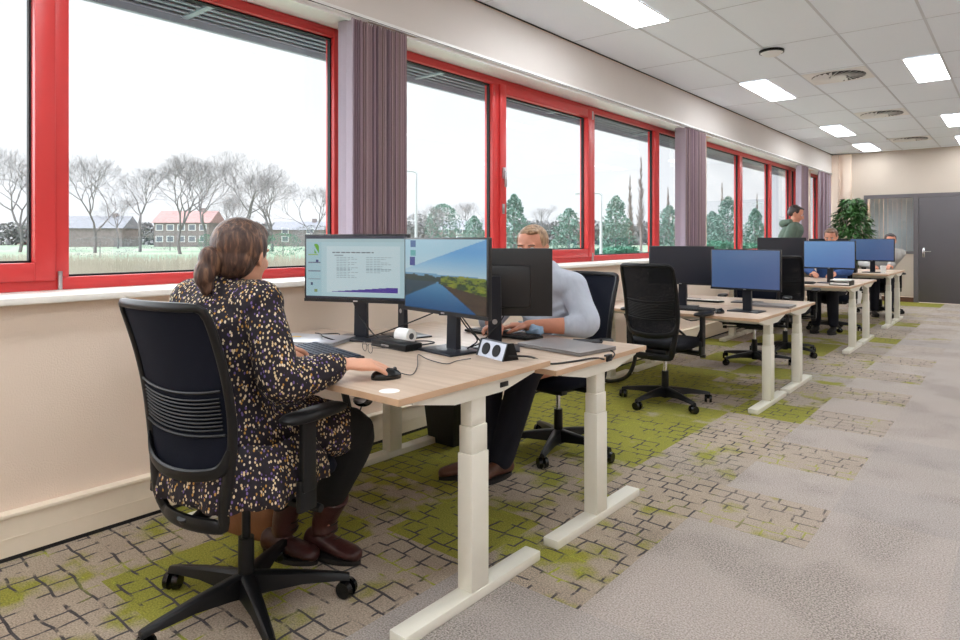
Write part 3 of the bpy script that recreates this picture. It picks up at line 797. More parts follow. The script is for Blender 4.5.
def lake(u, v):
    n = noise.noise(Vector((u*9, v*22, 1)))*.5+noise.noise(Vector((u*40, v*60, 3)))*.35
    shore = .47-.03*u
    if .07 < u < .15 and .88 < v < .99: return (40, 90, 150)
    if .07 < u < .15 and .76 < v < .84: return (90, 170, 170)
    if .06 < u < .135 and .62 < v < .74: return (46, 60, 140)
    if v > shore+.05:
        t = (v-shore)/(1-shore)
        edge = .62+.40*u if u < 1.1 else 1
        k = 1 if v > .56+.44*u**1.0 else 0
        a = (166, 206, 224) if k else (86, 160, 214)
        w = (196, 218, 224)
        f = max(0, 1-t*1.5)
        return tuple(a[i]*(1-f)+w[i]*f for i in range(3))
    # shoreline trees
    bank = .5-.42*max(0, u-.48)
    if v > (.40 if u < .45 else .40-.12*(u-.45)/.55-.03):
        if u > .47 and v < shore+.04+n*.05: return (110+90*n, 128+60*n, 44) if n > -.05 else (50, 74, 44)
        if v < shore+.02+n*.05: return (44, 66, 60)
        return (110, 160, 190)
    # water: reflection
    e = .40-.75*(u-.45) if u > .45 else .40-.35*(.45-u)
    if u > .47 and v > .40-.9*(u-.47)-.02: return (74+30*n, 62+24*n, 52+10*n)
    if u < .42 and v > .40-.30*(.42-u)-.12+.25*(u): return (52, 76, 88)
    t = v/.4
    return (40+50*t, 88+60*t, 136+50*t)
def bluewall(u, v):
    return (92+16*u+8*v, 136+20*v, 196+14*v)
pics = {'slide': picture(slide, .51, .287, 190, 110), 'lake': picture(lake, .51, .287, 110, 70), 'blue': picture(bluewall, .51, .287, 8, 6),
        'dim': picture(lambda u, v: (80+10*u, 106+10*v, 152+10*v), .51, .287, 8, 6)}
proto = {}
def monitor(label, x, y, z, zc, face, screen='off', W=.53, Hh=.31, name_=None):
    """face = heading (deg) the screen looks to; zc = panel centre height; stand foot behind the panel"""
    t = thing('computer_monitor', label, 'monitor', (x, y, z), D(face)+PI/2, 'flat monitors on the desks')
    # local: screen faces -Y
    c = zc-z; w2, h2 = W/2, Hh/2
    sx = W/.53; sz = Hh/.31
    if 'body' not in proto or True:
        b_ = MB(); b_.b2((-w2, -.006, -h2), (w2, .012, h2), .003); b_.box((0, .022, -.02*sz), (W*.62, .028, Hh*.62), bev=.01); b_.b2((-w2, -.0085, -h2), (w2, -.006, -h2+.014))
        o = b_.build('casing', M['bezel'], t, loc=(0, 0, c))
    if screen == 'off':
        MB().b2((-.255*sx, -.0072, -.1435*sz), (.255*sx, -.006, .1435*sz)).build('screen', M['screenoff'], t, sm=False, loc=(0, 0, c+.004))
    else:
        s = bpy.data.objects.new('screen', pics[screen]); C.objects.link(s); s.parent = t; s.location = (0, -.0075, c+.004); s.scale = (sx, 1, sz)
    MB().box((0, -.0092, -h2+.007), (.022, .001, .006)).build('maker_mark', M['steel'], t, sm=False, loc=(0, 0, c))
    st = MB(); st.rings([[(-.032, .036, .008), (.032, .036, .008), (.032, .062, .008), (-.032, .062, .008)], [(-.03, .04, c*.6), (.03, .04, c*.6), (.03, .062, c*.6), (-.03, .062, c*.6)], [(-.026, .035, c+.03), (.026, .035, c+.03), (.026, .055, c+.03), (-.026, .055, c+.03)]])
    nk = st.build('stand_neck', M['stand'], t)
    rg = MB(); n = 20
    for yy in (.0632, ): rg.cyl((0, yy, c*.42), (0, yy+.001, c*.42), .012, seg=18)
    rg.build('cable_hole', M['steel'], nk)
    MB().b2((-.115, -.06, 0), (.115, .12, .009), .003).build('stand_base', M['stand'], t)
    return t
mA = monitor('lit monitor showing a pale text slide with a purple band', 0.63, 1.96, .755, 1.085, -90+22, 'slide', .54, .315)
mB = monitor('lit monitor showing a lake and forest wallpaper', 1.16, 1.985, .755, 1.068, -90-9, 'lake', .56, .318)
mC = monitor('black monitor seen from behind, in front of the man in the pale shirt', 1.10, 2.40, .712, 1.02, 90+36, 'off', .53, .315)
mD = monitor('black monitor mostly hidden behind the two lit monitors', .52, 2.42, .712, 1.03, 90-15, 'off', .53, .31)
m3a = monitor('unlit dark monitor on the third desk, left beside the blue-lit one', .86, 5.12, .668, 1.005, -90+4, 'off')
m3b = monitor('blue-lit monitor on the third desk, next to the aisle', 1.38, 5.08, .668, .985, -90-4, 'dim')
m4a = monitor('monitor back on the fourth desk, behind the unlit dark monitor', .62, 5.82, .668, .965, 90-4, 'off')
m4b = monitor('monitor back on the fourth desk, behind the blue-lit monitor', 1.16, 5.85, .668, .96, 90+4, 'off')
m5a = monitor('unlit black monitor on the fifth desk, below the person in green', .78, 8.28, .712, 1.07, -90+3, 'off', .54, .32)
m5b = monitor('bright blue-lit monitor on the fifth desk, before the brown haired person', 1.30, 8.24, .712, 1.035, -90-3, 'blue', .54, .32)
m6a = monitor('monitor on the sixth desk turned away, left of the seated person', .66, 8.92, .712, 1.0, 90, 'off')
m7 = monitor('dark blue-lit monitor on the seventh desk, nearest the grey door', 1.34, 10.7, .735, 1.055, -90-3, 'dim', .56, .32)
m7b = monitor('dark monitor on the seventh desk, mostly behind the bright blue one', .78, 10.72, .735, 1.06, -90, 'off')
# ------------------------------------------------------------------ desk-top things
def keyboard(label, x, y, z, rz, kc='keyd', L=.44):
    t = thing('keyboard', label, 'keyboard', (x, y, z), rz, 'keyboards')
    MB().box((0, 0, .008), (L, .14, .014), (D(3), 0, 0), bev=.004).build('keyboard_body', M['black'], t)
    k = MB()
    for r in range(6):
        n = 18 if r < 5 else 9
        for i in range(n):
            wx = (L-.03)/n
            k.box((-L/2+.015+wx*(i+.5), .052-.0215*r, .018+.0009*(2-r)), (wx-.0035, .0165, .005))
    k.build('keys', M[kc], t, sm=False)
    return t
keyboard('blue-grey full keyboard under the woman\'s forearm', .83, 1.625, .755, D(-12), 'key')
keyboard('black keyboard of the man in the pale shirt', .88, 2.74, .712, D(175))
keyboard('black keyboard lying before the unlit monitors of the third desk', .98, 4.95, .668, D(-4))
keyboard('black keyboard on the fifth desk left of the blue-lit monitor stand', .98, 8.02, .712, D(0))
keyboard('white-edged keyboard behind the monitors of the third desk', .78, 5.66, .668, D(180), 'ceram')
def mouse(label, x, y, z, rz, mat='blackg'):
    m = MB(); m.sph((0, 0, .008), .03, 20, (1, 1.75, .95)); 
    bmesh.ops.bisect_plane(m.bm, geom=list(m.bm.verts)+list(m.bm.edges)+list(m.bm.faces), plane_co=(0, 0, .0005), plane_no=(0, 0, -1), clear_outer=True)
    t = thing('computer_mouse', label, 'mouse', (x, y, z), rz, 'computer mice')
    m.build('mouse_body', M[mat], t); MB().cyl((-.004, .03, .032), (.004, .03, .032), .006, seg=12).build('scroll_wheel', M['cabgrey'], t); return t
mouse('black mouse under the woman\'s right hand', 1.362, 1.482, .755, D(-28))
mouse('black mouse on the third desk near its front edge', 1.27, 4.86, .668, 0)
def cable(label, pts, r=.0025, mat='cabblack', cat='cable'):
    o = MB().tube(pts, r, seg=7, sub=6).build('cable', M[mat]); return tag(o, label, cat)
cable('thin mouse cable curling across the front of the nearest desk', [(1.380, 1.515, .775), (1.398, 1.565, .760), (1.30, 1.69, .758), (1.17, 1.82, .760), (1.14, 1.86, .758), (1.24, 1.81, .758), (1.35, 1.79, .758), (1.34, 1.86, .758), (1.35, 1.93, .758)], .0018, 'cabgrey')
# dock
dk = thing('docking_station', 'flat black docking box between the two lit monitors', 'docking station', (.93, 1.93, .755), D(-4))
MB().box((0, 0, .0145), (.235, .09, .029), bev=.003).build('case', M['black'], dk)
MB().box((-.02, -.0455, .013), (.05, .001, .007)).build('front_ports', M['steel'], dk, sm=False)
# laptops
def laptop(label, x, y, z, rz, mat, w=.32, d=.22):
    t = thing('laptop', label, 'laptop', (x, y, z), rz)
    MB().box((0, 0, .0065), (w, d, .010), bev=.003).build('laptop_base', M[mat], t)
    MB().box((0, 0, .0155), (w, d, .006), bev=.0025).build('laptop_lid', M[mat], t)
    MB().box((0, 0, .0119), (w-.006, d-.006, .0016)).build('gap_seal', M['bezel'], t, sm=False)
    return t
laptop('closed silver laptop with a yellow note on it, left of the keyboard', .52, 1.79, .755, D(24), 'silver', .33, .23)
o = MB().box((0, 0, .0008), (.07, .012, .0012), (0, 0, D(35))).build('sticky_note', M['yellow'], sm=False, loc=(.43, 1.76, .7745)); tag(o, 'small yellow note lying on the silver laptop', 'note')
laptop('closed grey laptop at the aisle end of the second desk', 1.36, 2.60, .712, D(-8), 'greylap', .38, .26)
laptop('closed grey laptop at the aisle end of the fourth desk', 1.42, 5.62, .668, D(0), 'greylap', .32, .22)
o = thing('phone', 'black phone lying beyond the grey laptop near the man\'s elbow', 'phone', (1.34, 2.83, .712), D(-65))
MB().box((0, 0, .004), (.075, .15, .008), bev=.003).build('phone_case', M['black'], o); MB().box((0, 0, .0083), (.066, .14, .0008)).build('phone_screen', M['blackg'], o, sm=False)
# socket cube
sk = thing('desk_socket', 'aluminium desk power block with two round black sockets', 'power socket', (1.40, 2.03, .755), D(-16))
MB().prism([(-.035, 0), (.035, 0), (.012, .062), (-.012, .062)], -.085, .085, 'x').xf(Matrix.Identity(4)).build('housing', M['alu'], sk, sm=False)
for a_, b_ in ((.085, .092), (-.092, -.085)): MB().prism([(-.038, 0), (.038, 0), (.014, .065), (-.014, .065)], a_, b_, 'x').build('end_cap', M['black'], sk, sm=False)
for xx in (-.04, .03):
    nrm = Vector((0, -.062, .023)).normalized(); c0 = Vector((xx, -.0235, .031))
    MB().cyl(c0-nrm*.002, c0+nrm*.003, .024, seg=24).build('socket', M['gasket'], sk)
cable('black power cable sagging from the power block to the second desk edge', [(1.49, 1.99, .775), (1.53, 2.08, .764), (1.53, 2.20, .72), (1.575, 2.33, .717), (1.60, 2.44, .717), (1.615, 2.50, .705)], .004)
cable('black laptop cable hanging over the second desk edge', [(1.50, 2.66, .716), (1.56, 2.66, .716), (1.612, 2.60, .712), (1.63, 2.53, .70)], .003)
# cables behind monitors
cable('black cable crossing between the slide monitor stand and the dock', [(.53, 2.02, .93), (.62, 1.99, .86), (.74, 1.97, .79), (.82, 1.96, .765)], .003)
cable('black cable looping behind the dock up to the second stand', [(.66, 1.98, .762), (.76, 2.04, .80), (.93, 2.14, .88), (1.02, 2.2, .93)], .003)
cable('black cable bundle hanging from the lake wallpaper monitor', [(1.17, 2.04, .93), (1.21, 2.06, .86), (1.25, 2.09, .80), (1.22, 2.06, .762), (1.30, 2.07, .761), (1.37, 2.08, .762)], .003)
cable('second black cable hanging from the lake wallpaper monitor', [(1.19, 2.045, .91), (1.26, 2.06, .83), (1.28, 2.09, .775), (1.18, 2.095, .762), (1.08, 2.08, .762)], .003)
cable('black cable running along the back edge of the silver laptop', [(.38, 1.93, .76), (.44, 2.0, .762), (.56, 1.92, .7685), (.66, 1.85, .764), (.60, 1.80, .785), (.50, 1.86, .781), (.36, 1.93, .765)], .003)
cable('tangle of black cable lying behind the dock', [(.78, 2.03, .76), (.86, 2.0, .762), (.92, 2.05, .764), (.98, 2.0, .762), (1.03, 2.06, .77), (.96, 2.085, .768), (.88, 2.06, .762)], .003)
cable('black cable tangle under the back of the man\'s monitor', [(1.02, 2.26, .72), (1.08, 2.30, .74), (1.16, 2.33, .82), (1.18, 2.36, .87)], .003)
# white round object & cup & glasses
o = thing('coffee_mug', 'pale patterned mug standing beside the silver laptop behind the woman\'s arm', 'mug', (.40, 1.60, .755))
MB().rings([[Vector((r*math.cos(a), r*math.sin(a), zz)) for a in [2*PI*k/24 for k in range(24)]] for r, zz in ((.03, 0), (.037, .01), (.041, .095), (.038, .095), (.034, .012))]).build('mug_body', M['ceram'], o)
MB().tube([(.04, 0, .08), (.065, 0, .07), (.065, 0, .035), (.038, 0, .025)], .005, seg=8).build('mug_handle', M['ceram'], o)
MB().cyl((0, 0, .05), (0, 0, .055), .0395, .0397, caps=False).build('mug_band', M['shoe'], o)
o = thing('eyeglasses', 'thin metal framed eyeglasses lying behind the keyboard', 'glasses', (.93, 1.77, .755), D(-20))
f = MB()
for s in (-1, 1):
    ring = [(s*.032+.025*math.cos(a), 0, .022+.019*math.sin(a)) for a in [2*PI*k/16 for k in range(17)]]
    f.tube(ring, .0013, seg=6, sub=1)
f.tube([(-.008, 0, .028), (0, 0, .031), (.008, 0, .028)], .0013, seg=6, sub=2); f.build('glasses_rim', M['cabgrey'], o)
for s in (-1, 1): MB().tube([(s*.057, 0, .028), (s*.06, .07, .02), (s*.058, .13, .003)], .0014, seg=6).build('temple', M['cabgrey'], o)
o = thing('tape_roll', 'white spool of cable standing behind the dock', 'spool', (.86, 2.04, .755))
MB().cyl((-.03, 0, .034), (.05, .0, .034), .032, seg=28).build('spool_body', M['paper'], o); MB().cyl((.0502, 0, .034), (.052, 0, .034), .014, seg=20).build('spool_core', M['cabgrey'], o)
o = MB().sph((0, 0, .03), .045, 24, (1.1, .85, .75))
for v in o.bm.verts:
    n = noise.noise(v.co*38); v.co += v.co.normalized()*n*.016; v.co.z = max(v.co.z, 0)
o = o.build('crumpled_cloth', M['bluecl'], loc=(1.04, 2.87-.06, .712)); tag(o, 'crumpled pale blue cloth on the second desk beneath the man\'s arm', 'cloth')
# paper stack and dark box on desk 5, cups
o = thing('document_tray', 'small stack of papers in a black tray beside the blue-lit monitor stand', 'tray', (1.47, 8.02, .712))
MB().b2((-.1, -.12, 0), (.1, .12, .006)).b2((-.1, -.12, 0), (-.095, .12, .05)).b2((.095, -.12, 0), (.1, .12, .05)).b2((-.1, -.12, .045), (.1, .12, .05)).build('tray_body', M['black'], o, sm=False)
MB().b2((-.09, -.115, .0505), (.09, .1, .062)).b2((-.09, -.125, .012), (.09, .1, .03)).build('papers', M['paper'], o, sm=False)
o = thing('coffee_cup', 'white paper cup on the seventh desk near the aisle', 'cup', (1.50, 10.55, .735))
MB().rings([[Vector((r*math.cos(a), r*math.sin(a), zz)) for a in [2*PI*k/20 for k in range(20)]] for r, zz in ((.028, 0), (.038, .1), (.036, .1), (.026, .006))]).build('cup_body', M['paper'], o)
MB().cyl((0, 0, .1), (0, 0, .106), .039, .036).build('cup_lid', M['paper'], o)
o = thing('storage_box', 'dark box on the seventh desk between the two blue-lit monitors', 'box', (1.08, 10.48, .735))
MB().b2((-.11, -.07, 0), (.11, .07, .10), .003).build('box_body', M['black'], o); MB().b2((-.113, -.073, .10), (.113, .073, .115), .003).build('box_lid', M['bezel'], o)
# under the desk: cable spine, round device, wastebin, bag
cable('thick black cable spine curving from the nearest desktop to the floor', [(.72, 1.78, .69), (.74, 1.82, .50), (.72, 1.88, .28), (.58, 1.96, .10), (.40, 2.05, .03), (.18, 2.12, .04), (.09, 2.2, .10)], .016)
cable('thick black cable spine looping under the third desk', [(.42, 5.0, .62), (.55, 4.95, .35), (.52, 4.9, .12), (.35, 4.9, .03), (.15, 4.95, .05), (.06, 5.0, .12)], .016)
cable('thick black cable loop under the second desk by the empty mesh chair', [(1.2, 4.72, .6), (1.1, 4.8, .45), (.95, 4.9, .5), (.8, 4.95, .6)], .01)
o = thing('wall_plug', 'black plug with short cable in the wall duct socket', 'plug', (.058, 2.30, .12))
MB().cyl((0, 0, 0), (.035, 0, 0), .018, .014).build('plug_body', M['black'], o); MB().tube([(.033, 0, 0), (.07, .02, .03), (.08, .1, .15), (.06, .2, .4), (.1, .2, .55)], .004, seg=6).build('plug_cord', M['black'], o)
o = thing('under_desk_puck', 'black-rimmed oval device hanging under the nearest desk edge', 'device', (1.15, 1.56, .635))
MB().sph((0, 0, 0), .04, 20, (1.0, .8, .55)).build('puck_shell', M['blackg'], o); MB().sph((.004, -.012, .006), .033, 20, (.9, .8, .5)).build('puck_face', M['silver'], o); MB().cyl((0, 0, .0), (0, 0, .074), .006).build('hanger', M['black'], o)
o = thing('waste_bin', 'black wastebin by the wall under the second desk', 'bin', (.34, 2.92, 0))
MB().rings([[Vector((sx*.5*w_, sy*.5*d_, zz)) for sx, sy in ((-1, -1), (1, -1), (1, 1), (-1, 1))] for w_, d_, zz in ((.20, .16, .003), (.25, .21, .29), (.24, .20, .29), (.19, .15, .01))]).build('bin_body', M['bin'], o, sm=False)
MB().b2((-.13, -.11, .285), (-.122, .11, .30)).b2((.122, -.11, .285), (.13, .11, .30)).b2((-.13, -.11, .285), (.13, -.102, .30)).b2((-.13, .102, .285), (.13, .11, .30)).build('bin_rim', M['bin'], o, sm=False)
o = thing('handbag', 'tan leather bag on the floor behind the woman\'s boots', 'bag', (.52, 1.50, 0), D(12))
bg = MB(); n = 24; rr = []
for zz, k, kd in ((.0, .94, .9), (.02, 1, 1), (.12, .98, .9), (.22, .92, .62), (.26, .88, .25)):
    rr.append([(.16*k*math.copysign(abs(math.cos(a))**.5, math.cos(a)), .065*kd*math.copysign(abs(math.sin(a))**.6, math.sin(a)), zz) for a in [2*PI*i/n for i in range(n)]])
bg.rings(rr).build('bag_body', M['tan'], o, ang=60)
for s in (-1, 1): MB().tube([(-.08, s*.02, .245), (-.06, s*.03, .32), (.06, s*.03, .32), (.08, s*.02, .245)], .006, seg=8).build('bag_handle', M['shoe'], o)
MB().box((0, -.063, .15), (.12, .004, .05)).build('bag_flap', M['shoe'], o)

exec_people = True
# ------------------------------------------------------------------ people
def remesh(mb, name, mat, parent, origin, vox=.006, sm_it=6, fac=.5, thick=0):
    bmesh.ops.recalc_face_normals(mb.bm, faces=mb.bm.faces)
    me = bpy.data.meshes.new('tmp'); mb.bm.to_mesh(me); mb.bm.free()
    o = bpy.data.objects.new('tmp', me); C.objects.link(o)
    r = o.modifiers.new('r', 'REMESH'); r.mode = 'VOXEL'; r.voxel_size = vox; r.use_smooth_shade = True
    s = o.modifiers.new('s', 'SMOOTH'); s.factor = fac; s.iterations = sm_it
    dg = bpy.context.evaluated_depsgraph_get(); dg.update()
    m2 = bpy.data.meshes.new_from_object(o.evaluated_get(dg)); bpy.data.objects.remove(o)
    m2.transform(Matrix.Translation(-Vector(origin)))
    m2.name = name; m2.materials.clear(); m2.materials.append(mat)
    for p in m2.polygons: p.use_smooth = True
    q = bpy.data.objects.new(name, m2); C.objects.link(q); q.parent = parent
    return q
def V(*a): return Vector(a)
def headframe(center, yaw, pitch=0, roll=0):
    """local head frame: +Y = face direction"""
    return Matrix.Translation(center) @ Euler((pitch, roll, yaw)).to_matrix().to_4x4()
def add_head(mb, Mh, s=1.0):
    def P(x, y, z): return Mh @ (V(x, y, z)*s)
    def E(c, r, sc):
        mb.sph((0, 0, 0), r*s, 24, sc); vs = mb.bm.verts[:]
    def ell(c, rx, ry, rz, rot=None):
        m = Mh @ Matrix.Translation(V(*c)*s) @ (rot.to_matrix().to_4x4() if rot else Matrix.Identity(4)) @ Matrix.Diagonal((rx*s, ry*s, rz*s, 1))
        bmesh.ops.create_uvsphere(mb.bm, u_segments=24, v_segments=16, radius=1, matrix=m)
    ell((0, -.012, .028), .074, .094, .088)      # cranium
    ell((0, .022, -.015), .064, .068, .085)      # face
    ell((0, .045, -.068), .042, .042, .040)      # jaw/chin
    ell((0, .074, -.088), .018, .016, .016)      # chin
    ell((0, .012, -.055), .056, .056, .045)
    for s_ in (-1, 1):
        ell((s_*.036, .062, -.022), .022, .02, .022)   # cheeks
        ell((s_*.030, .078, .026), .022, .010, .008)   # brows
        ell((s_*.074, -.004, -.008), .008, .019, .031, Euler((.2, 0, s_*.25)))  # ears
        ell((s_*.081, -.010, .002), .005, .015, .020, Euler((.2, 0, s_*.5)))
    mb.tube([P(0, .082, .022), P(0, .098, -.004), P(0, .108, -.022), P(0, .092, -.034)], [.008*s, .010*s, .013*s, .010*s], seg=10)
    for s_ in (-1, 1): ell((s_*.011, .091, -.026), .008, .010, .007)
    ell((0, .086, -.052), .022, .010, .006); ell((0, .084, -.060), .020, .010, .006)
def face_parts(Mh, body, origin, s=1.0, lips=True):
    T0 = Matrix.Translation(-Vector(origin)) @ Mh
    for s_ in (-1, 1):
        e = MB().sph((0, 0, 0), .0115*s, 14); e.xf(T0 @ Matrix.Translation(V(s_*.030, .0765, .010)*s)); ey = e.build('eye', M['eye'], body)
        i = MB().cyl(V(0, .0095, 0)*s, V(0, .0118, 0)*s, .0055*s, seg=12); i.xf(T0 @ Matrix.Translation(V(s_*.030, .0765, .010)*s)); i.build('iris', M['iris'], ey)
        b = MB().tube([V(s_*.014, .089, .026)*s, V(s_*.03, .0895, .031)*s, V(s_*.047, .080, .027)*s], .0028*s, seg=6); b.xf(T0); b.build('eyebrow', M['hairb'], body)
    if lips:
        l = MB().sph((0, 0, 0), .01*s, 14, (2.0, .5, .45)).sph((0, 0, -.006*s), .01*s, 14, (1.7, .5, .4)); l.xf(T0 @ Matrix.Translation(V(0, .0925, -.054)*s)); l.build('lips', M['lip'], body)
def add_hand(mb, wrist, dirv, up, side, curl=.5, s=1.0, mouse=False):
    """wrist point, direction to fingers, palm-back normal 'up', side=+1 thumb on -lateral"""
    d = Vector(dirv).normalized(); u = (Vector(up)-d*Vector(up).dot(d)).normalized(); l = d.cross(u)*side   # l points to the little-finger side
    W = Vector(wrist)
    mb.tube([W-d*.02, W+d*.02, W+d*.05*s, W+d*.088*s], [.026*s, .030*s, .040*s, .038*s], seg=16, flat=.42, side=l)
    for k, (off, L_, r) in enumerate(((-.030, .072, .0092), (-.010, .080, .0095), (.011, .074, .0090), (.030, .058, .0082))):
        b = W+d*(.082-.004*abs(k-1))*s+l*off*s
        sp = l*(off*.35)
        a0 = curl*.5; a1 = curl*1.15; a2 = curl*1.75
        p1 = b+(d*math.cos(a0)-u*math.sin(a0)*1+sp)*L_*.44*s
        p2 = p1+(d*math.cos(a1)-u*math.sin(a1)+sp*.4)*L_*.32*s
        p3 = p2+(d*math.cos(a2)-u*math.sin(a2))*L_*.24*s
        mb.tube([b-d*.02*s, b, p1, p2, p3], [r*s, r*s, r*.98*s, r*.9*s, r*.78*s], seg=10, sub=4)
        mb.sph(p3, r*.78*s, 10)
    t0 = W+d*.022*s-l*.022*s
    t1 = t0+(d*.6-l*.75-u*.15)*.040*s; t2 = t1+(d*.95-l*.25-u*.35)*.032*s; t3 = t2+(d*.95+l*.1-u*.45)*.022*s
    mb.tube([t0, t1, t2, t3], [.015*s, .0125*s, .0105*s, .008*s], seg=10, sub=4); mb.sph(t3, .008*s, 10)
def boot(name, ankle, heel, toe, parent, origin, mat, top=None, shaft=True, s=1.0):
    """ankle & floor points; shoe + sole"""
    A = Vector(ankle); Hh = Vector(heel); Tt = Vector(toe); d = (Tt-Hh); d.z = 0; L_ = d.length; d.normalize(); lat = Vector((-d.y, d.x, 0))
    mb = MB()
    rings = []
    prof = [(0, .030, .075), (.06, .034, .085), (.2, .036, .092), (.34, .036, .082), (.5, .040, .068), (.7, .046, .056), (.86, .044, .048), (.96, .034, .040), (1.0, .016, .030)]
    for t, w_, h_ in prof:
        c = Hh+d*L_*t; zb = Hh.z+.014
        ring = []
        for k in range(14):
            a = 2*PI*k/14; x = math.cos(a); y = math.sin(a)
            ring.append(c+lat*w_*x*s+Vector((0, 0, zb-Hh.z+(h_*(.5+.5*y)))))
        rings.append(ring)
    mb.rings(rings)
    if shaft:
        top = Vector(top); mb.tube([A+V(0, 0, -.03), A+V(0, 0, .03), top], [.050, .048, .058], seg=16, sub=5)
    b = remesh(mb, name, mat, parent, origin, .006, 3)
    so_ = MB(); ring0 = []; n = 22
    for k in range(n):
        a = 2*PI*k/n; t = .5-.5*math.cos(a); w_ = (.036+.012*math.sin(t*PI*.9))*(1 if 0 < t < 1 else .4)
        p = Hh+d*(L_*1.02*t-.004)+lat*(math.sin(a)*w_*1.05); ring0.append(p)
    so_.rings([[p-Vector(origin)+V(0, 0, 0) for p in ring0], [p-Vector(origin)+V(0, 0, .018) for p in ring0]])
    so_.build('sole', M['sole'], b)
    if shaft:
        lc = MB()
        for k in range(5):
            z_ = .06+.025*k; c = Vector((A.x, A.y, Hh.z+z_))+d*(.045 if k > 1 else .07-.01*k)
            lc.tube([c-lat*.022-Vector(origin), c+d*.006-Vector(origin), c+lat*.022-Vector(origin)], .0022, seg=6, sub=2)
        lc.build('laces', M['cabblack'], b)
    return b

def limb(mb, pts, rad, **k):
    mb.tube(pts, rad, seg=18, sub=6, **k)
    if 'flat' not in k: mb.sph(pts[0], rad[0]*.98, 16); mb.sph(pts[-1], rad[-1]*.98, 16)

CH = (1.02, 1.17, D(9))
def woman():
    og = (.97, 1.08, 0)
    t = thing('person', 'woman with a brown low bun in a dark speckled dress, seated typing', 'person', og)
    # body
    pel = V(.99, 1.12, .57); ch = V(.985, 1.095, .85); nb = V(.985, 1.125, 1.055)
    hc = V(1.0, 1.17, 1.165)
    Mh = headframe(hc, D(24), D(-6))
    rs = V(1.135, 1.15, 1.015); re = V(1.235, 1.165, .785); rw = V(1.290, 1.36, .812)
    ls = V(.845, 1.085, 1.012); le = V(.77, 1.20, .79); lw = V(.78, 1.43, .795)
    rk = V(1.15, 1.52, .53); ra = V(.93, 1.56, .12); lk = V(.88, 1.54, .53); la = V(.80, 1.47, .12)
    b = MB()
    limb(b, [pel, V(.99, 1.115, .72), ch, V(.985, 1.11, .97), nb], [.16, .135, .15, .11, .055], flat=.68, side=(1, .15, 0))
    limb(b, [nb-V(0, 0, .03), nb, hc-V(0, .0, .05)], [.062, .055, .052])
    limb(b, [V(.9, 1.10, .99), rs], [.052, .05]); limb(b, [V(1.0, 1.10, .99), ls], [.052, .05])
    limb(b, [rs, re], [.050, .040]); limb(b, [re, rw], [.040, .026]); limb(b, [ls, le], [.050, .040]); limb(b, [le, lw], [.040, .026])
    limb(b, [pel+V(.08, 0, -.01), rk], [.070, .050]); limb(b, [rk, (rk+ra)/2+V(0, -.015, 0), ra], [.046, .040, .032]); limb(b, [pel+V(-.08, 0, -.01), lk], [.070, .050]); limb(b, [lk, (lk+la)/2+V(0, -.015, 0), la], [.046, .040, .032])
    add_head(b, Mh)
    add_hand(b, rw, (.46, .88, -.08), (.10, -.05, 1), 1, .40, 1.12)
    add_hand(b, lw, (.12, 1, -.05), (0, 0, 1), -1, .5, .98)
    body = remesh(b, 'body', M['skin'], t, og, .0052, 4)
    face_parts(Mh, body, og)
    # hair: cap, nape, low bun
    h = MB()
    def ell(c, rx, ry, rz, rot=None):
        m = Mh @ Matrix.Translation(V(*c)) @ (rot.to_matrix().to_4x4() if rot else Matrix.Identity(4)) @ Matrix.Diagonal((rx, ry, rz, 1)); bmesh.ops.create_uvsphere(h.bm, u_segments=28, v_segments=18, radius=1, matrix=m)
    ell((0, -.020, .036), .086, .100, .092); ell((0, -.045, -.012), .074, .068, .070); ell((0, .012, .075), .070, .078, .048)
    ell((.0, -.062, -.045), .052, .042, .034); ell((.055, -.02, .03), .034, .062, .06); ell((-.055, -.02, .03), .034, .062, .06)
    hair = remesh(h, 'hair', M['hairw'], t, og, .005, 4)
    h = MB(); ell((-.03, -.118, -.028), .036, .036, .052, Euler((.4, 0, 0))); ell((-.035, -.135, -.066), .033, .031, .050); ell((-.030, -.128, -.105), .022, .020, .032); ell((-.01, -.09, -.01), .028, .03, .026)
    remesh(h, 'hair_bun', M['hairw'], hair, og, .005, 3)
    if False: h = MB(); h.tube([Mh @ V(.079, .02, .035), Mh @ V(.088, -.03, .012), Mh @ V(.066, -.085, .0), Mh @ V(.02, -.112, -.004)], [.008, .012, .012, .009], seg=8, flat=.5); h.xf(Matrix.Translation(-Vector(og))); h.build('hair_strand', M['hairb'], hair)
    # dress
    d = MB()
    limb(d, [pel+V(0, 0, -.05), V(.99, 1.12, .66), V(.99, 1.11, .74), ch, V(.985, 1.10, .97), V(.985, 1.115, 1.05)], [.200, .185, .165, .178, .168, .088], flat=.72, side=(1, .15, 0))
    limb(d, [V(.985, 1.12, 1.03), V(.985, 1.125, 1.072)], [.075, .066])
    limb(d, [V(.92, 1.11, 1.0), rs], [.088, .080]); limb(d, [V(1.0, 1.10, 1.0), ls], [.088, .080])
    rm = (rs+re)/2
    limb(d, [rs, rm+V(.012, -.005, 0), re, (re*.5+rw*.5)+V(0, 0, -.005), re*.12+rw*.88, re*.08+rw*.92], [.068, .066, .070, .062, .046, .034])
    limb(d, [ls, (ls+le)/2, le, (le*.5+lw*.5), le*.12+lw*.88, le*.08+lw*.92], [.066, .062, .068, .06, .046, .034])
    # skirt over thighs
    limb(d, [pel+V(.08, 0, 0), pel*.45+rk*.55+V(.0, 0, .02), pel*.17+rk*.83+V(0, 0, .012)], [.125, .108, .096])
    limb(d, [pel+V(-.08, 0, 0), pel*.45+lk*.55+V(0, 0, .02), pel*.17+lk*.83+V(0, 0, .012)], [.125, .108, .096])
    limb(d, [V(1.02, 1.15, .55), V(1.02, 1.42, .545)], [.13, .10], flat=.62, side=(1, 0, 0))
    dress = remesh(d, 'dress', M['dress'], t, og, .007, 5)
